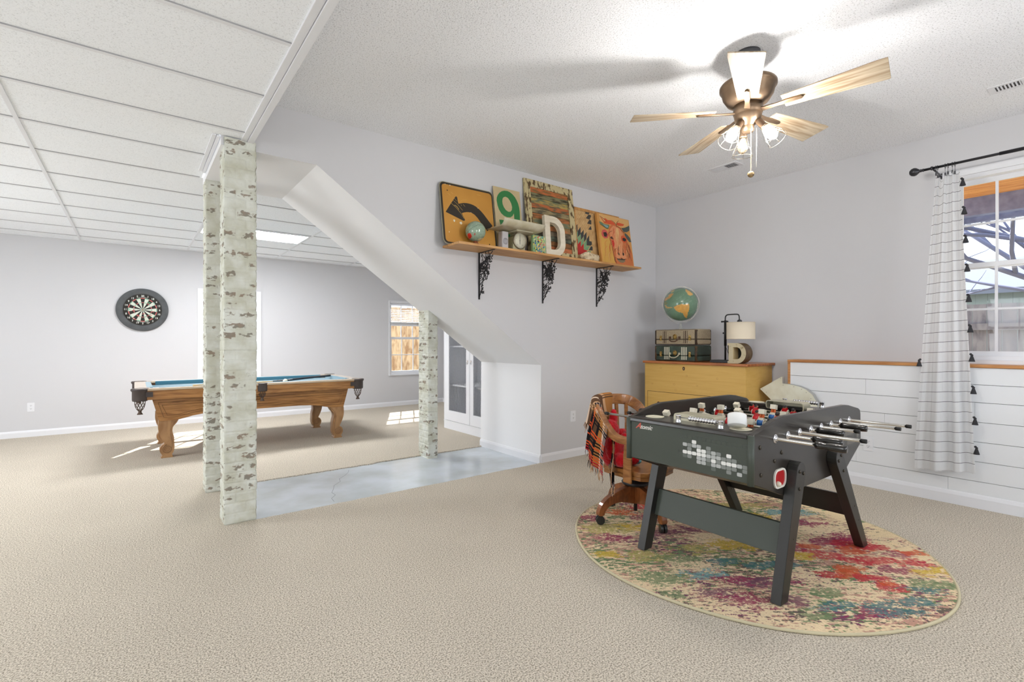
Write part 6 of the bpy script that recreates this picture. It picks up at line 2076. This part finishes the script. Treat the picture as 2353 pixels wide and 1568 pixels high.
def curtain_mat():
    m = bpy.data.materials.new('striped_cotton')
    m.use_nodes = True
    N, L = m.node_tree.nodes, m.node_tree.links
    b_ = N['Principled BSDF']
    b_.inputs['Roughness'].default_value = .9
    b_.inputs['Specular IOR Level'].default_value = .1
    uv = N.new('ShaderNodeUVMap'); uv.uv_map = 'UVMap'
    sp = N.new('ShaderNodeSeparateXYZ')
    L.new(uv.outputs[0], sp.inputs[0])
    def math_(op, a, bb):
        n = N.new('ShaderNodeMath'); n.operation = op
        for i, q in enumerate((a, bb)):
            if q is None: continue
            if isinstance(q, (int, float)): n.inputs[i].default_value = q
            else: L.new(q, n.inputs[i])
        return n.outputs[0]
    fr = math_('FRACT', math_('MULTIPLY', sp.outputs['Y'], 1 / .0755), None)
    ln = math_('LESS_THAN', fr, .042)
    mx = N.new('ShaderNodeMix'); mx.data_type = 'RGBA'
    mx.inputs[6].default_value = (*lin((230, 231, 233)), 1)
    mx.inputs[7].default_value = (*lin((84, 84, 88)), 1)
    L.new(ln, mx.inputs[0])
    L.new(mx.outputs[2], b_.inputs['Base Color'])
    tr = N.new('ShaderNodeBsdfTranslucent')
    L.new(mx.outputs[2], tr.inputs['Color'])
    ms = N.new('ShaderNodeMixShader')
    ms.inputs[0].default_value = .35
    L.new(b_.outputs[0], ms.inputs[1]); L.new(tr.outputs[0], ms.inputs[2])
    L.new(ms.outputs[0], N['Material Output'].inputs['Surface'])
    return m
CUO = (4.84, .95, .25)
cur = thing('curtain', 'white curtain panel with thin dark stripes and charcoal tassels beside the window', 'curtain', CUO)
NU, NV = 110, 170
LC = 2.50 - .245
def cur_fn(u, v):
    zt = 2.500 - .0
    yl = 1.012 + (1.142 - 1.012) * min(1, (v * 1.05)) ** .9
    yr = .872 + (.785 - .872) * v
    y = yl + (yr - yl) * (u + .018 * math.sin(u * 2 * PI * 3 + 1) * (1 - v * .5))
    w1 = math.sin((u ** 1.5) * 2 * PI * 2.6 + .6 + .25 * math.sin(v * 3))
    fold = .022 * (abs(w1) ** .6) * (1 if w1 > 0 else -1) + (.010 * math.exp(-v * 3) + .002) * math.sin(u * 2 * PI * 6.7 + v * 2)
    pinch = math.exp(-v * 14)
    x = 4.845 + fold * (.55 + .45 * v) - .012 * v
    z = zt - v * (LC - .03 * (1 - u) * 0 ) - pinch * .030 * abs(math.sin(u * PI * 4)) + .0 + v * (.04 * u - .012)
    if u > .18 and u < .36: z -= math.exp(-v * 20) * .05 * math.sin((u - .18) / .18 * PI)
    return Vector((x, y, z))
b = MB(CUO)
b.grid(cur_fn, NU, NV)
uvs = []
for j in range(NV + 1):
    for i in range(NU + 1):
        u, v = i / NU, j / NV
        uvs.append((u, v * LC + .030 * math.exp(-v * 9) * (1 - abs(math.sin(u * PI * 4))) * -1))
b.build('cloth', curtain_mat(), cur, uv=uvs)
for u in (.03, .12, .42, .56, .70, .84):
    p = cur_fn(u, 0)
    b = MB(CUO)
    b.tube([(4.83 + math.cos(a) * .017, p.y, 2.545 - .004 + math.sin(a) * .017) for a in [2 * PI * k / 16 for k in range(16)]], .0016, 5, closed=True)
    rg = b.build('curtain_ring', M_rod, cur)
    b = MB(CUO); b.box((4.83 - .002, p.y - .004, p.z - .006), (4.83 + .006, p.y + .004, p.z + .016)); b.cyl((4.83, p.y, p.z + .016), (4.83, p.y, 2.528), .0012, n=5); b.build('clip', M_rod, rg)
M_tas = mat('charcoal_tassel', (48, 48, 52), .9)
def tassel(u, v, dy):
    p = cur_fn(u, v)
    b = MB(CUO)
    q = p + Vector((0, dy * .008, 0))
    b.lathe([(.004, .0), (.009, -.006), (.007, -.013), (.012, -.030), (.018, -.052), (.017, -.054), (0, -.052)][::-1], q + Vector((0, dy * .006, .0)), 12)
    b.sph(q, .008, 8)
    b.build('tassel', M_tas, cur)
for v in (.045, .14, .235, .33, .43, .53, .625, .73, .83, .925): tassel(1.0, v - .01, -1)
tassel(0.0, .625, 1)
b = MB(CUO)
for i in range(90):
    p = cur_fn(i / 89, 1.0); b.cyl(p, p + Vector((0, random.uniform(-.002, .002), -.008)), .0012, n=4, caps=False)
b.build('frayed_hem', mat('curtain_thread', (222, 222, 224), .9), cur)

# ============================================================ OUTSIDE THE WINDOW: porch roof, beam, tree, shed
M_cedar = wood('cedar_soffit', (232, 170, 104), (196, 122, 62), (12, 1, 12), 3, .6)
po = thing('porch_roof', 'cedar boarded porch roof seen through the top of the window', 'roof', (6.3, 0, 2.9))
b = MB((6.3, 0, 2.9))
for i in range(13):
    x = 5.30 + i * .15
    b.box((x + .002, -3.5, 2.765), (x + .147, 3.8, 2.795))
b.build('soffit_boards', M_cedar, po)
b = MB((6.3, 0, 2.9)); b.box((7.12, -3.5, 2.575), (7.24, 3.8, 2.765)); b.box((7.24, -3.6, 2.52), (7.30, 3.9, 2.92)); b.build('beam', mat('painted_beam', (150, 160, 200), .7, var=(14, (124, 134, 176), .3, .7)), po)
b = MB((6.3, 0, 2.9)); b.box((5.30, -3.6, 2.86), (7.45, 3.9, 2.92)); b.build('roof_deck', mat('roofing', (90, 90, 92), .9), po)
b = MB((6.3, 0, 2.9))
for y in (1.42,): b.box((7.12, y - .07, -.2), (7.26, y + .07, 2.8))
b.prism([(5.3, 2.55), (5.42, 2.55), (7.12, 2.66), (7.12, 2.80), (5.3, 2.80)], -.02, .10, 'y')
b.build('post', mat('mossy_timber', (132, 116, 60), .9, var=(20, (90, 84, 40), .35, .65)), po)
# bare tree
random.seed(21)
tr = MB((8.6, -.4, -.2))
def limb(p, d, L_, r, depth):
    pts = [p]
    n = 5
    for i in range(n):
        d = (d + Vector((random.uniform(-.25, .25), random.uniform(-.25, .25), random.uniform(-.12, .22)))).normalized()
        p = p + d * (L_ / n)
        pts.append(p)
        if depth < 4 and i >= 1 and random.random() < (.85 if depth < 3 else .6):
            d2 = (d + Vector((random.uniform(-.9, .9), random.uniform(-.9, .9), random.uniform(-.4, .6)))).normalized()
            limb(p, d2, L_ * random.uniform(.5, .75), r * .58, depth + 1)
    tr.tube(pts, [r * (1 - .55 * i / n) for i in range(n + 1)], 5 if depth > 1 else 8)
limb(Vector((8.6, -.4, -.2)), Vector((0, .05, 1)), 2.2, .11, 0)
for k in range(4): limb(Vector((8.6, -.4, 1.2 + .25 * k)), Vector((-.2 + .1 * k, 1, .25 + .1 * k)).normalized(), 2.6, .045, 1)
o = tr.build('bare_tree', mat('winter_bark', (120, 124, 150), .9))
o.location = (8.6, -.4, -.2)
tag(o, 'bare winter tree spreading its branches outside the curtained window', 'tree')
sd = thing('shed', 'metal sided shed with a low roof beyond the grey fence', 'shed', (12.4, .5, -.2))
b = MB((12.4, .5, -.2))
for i in range(60): b.box((11.4 + .0, -4 + i * .15, -.2), (11.44 + (.012 if i % 2 else 0), -4 + i * .15 + .148, 2.15))
b.build('siding', mat('green_grey_siding', (150, 164, 160), .6), sd)
b = MB((12.4, .5, -.2)); b.prism([(11.2, 2.10), (12.6, 2.75), (14.0, 2.10), (14.0, 2.02), (12.6, 2.66), (11.2, 2.02)], -4.2, 5.2, 'y'); b.build('roof', mat('grey_roof', (120, 126, 140), .7), sd)
import OpenImageIO as oiio, sys, numpy as np
b=oiio.ImageBuf('/workdir/render_main.png');a=b.get_pixels(oiio.FLOAT)[:,:,:3]
H,W=a.shape[:2]
for n,x,y in [('shelfwall UL',750,330),('shelfwall mid',1150,850),('shelfwall low',1290,950),('winwall',1700,600),('winwall R',2000,420),('ceil lit',1900,60),('ceil mid',1200,150),('ceil R',2200,100),('farwall L',150,700),('farwall mid',750,750),('lowceil',300,150),('lowceil far',300,470),('soffit',850,520),('soffit flat',650,400),('opening right',1170,920),('carpet near',700,1400),('carpet left',200,1200),('carpet right',2280,1400),('carpet far',850,1010),('concrete',900,1090),('shiplap',2000,900),('curtain',2170,700),('pillar',550,800),('endpanel',1500,1030),('sidepanel',1850,1060),('dresser',1600,870),('pool apron',700,920),('felt',650,868),('yellowsign',1050,440)]:
    X,Y=int(x*W/2353),int(y*H/1568)
    print(n,(a[Y-2:Y+3,X-2:X+3].mean((0,1))*255).astype(int))
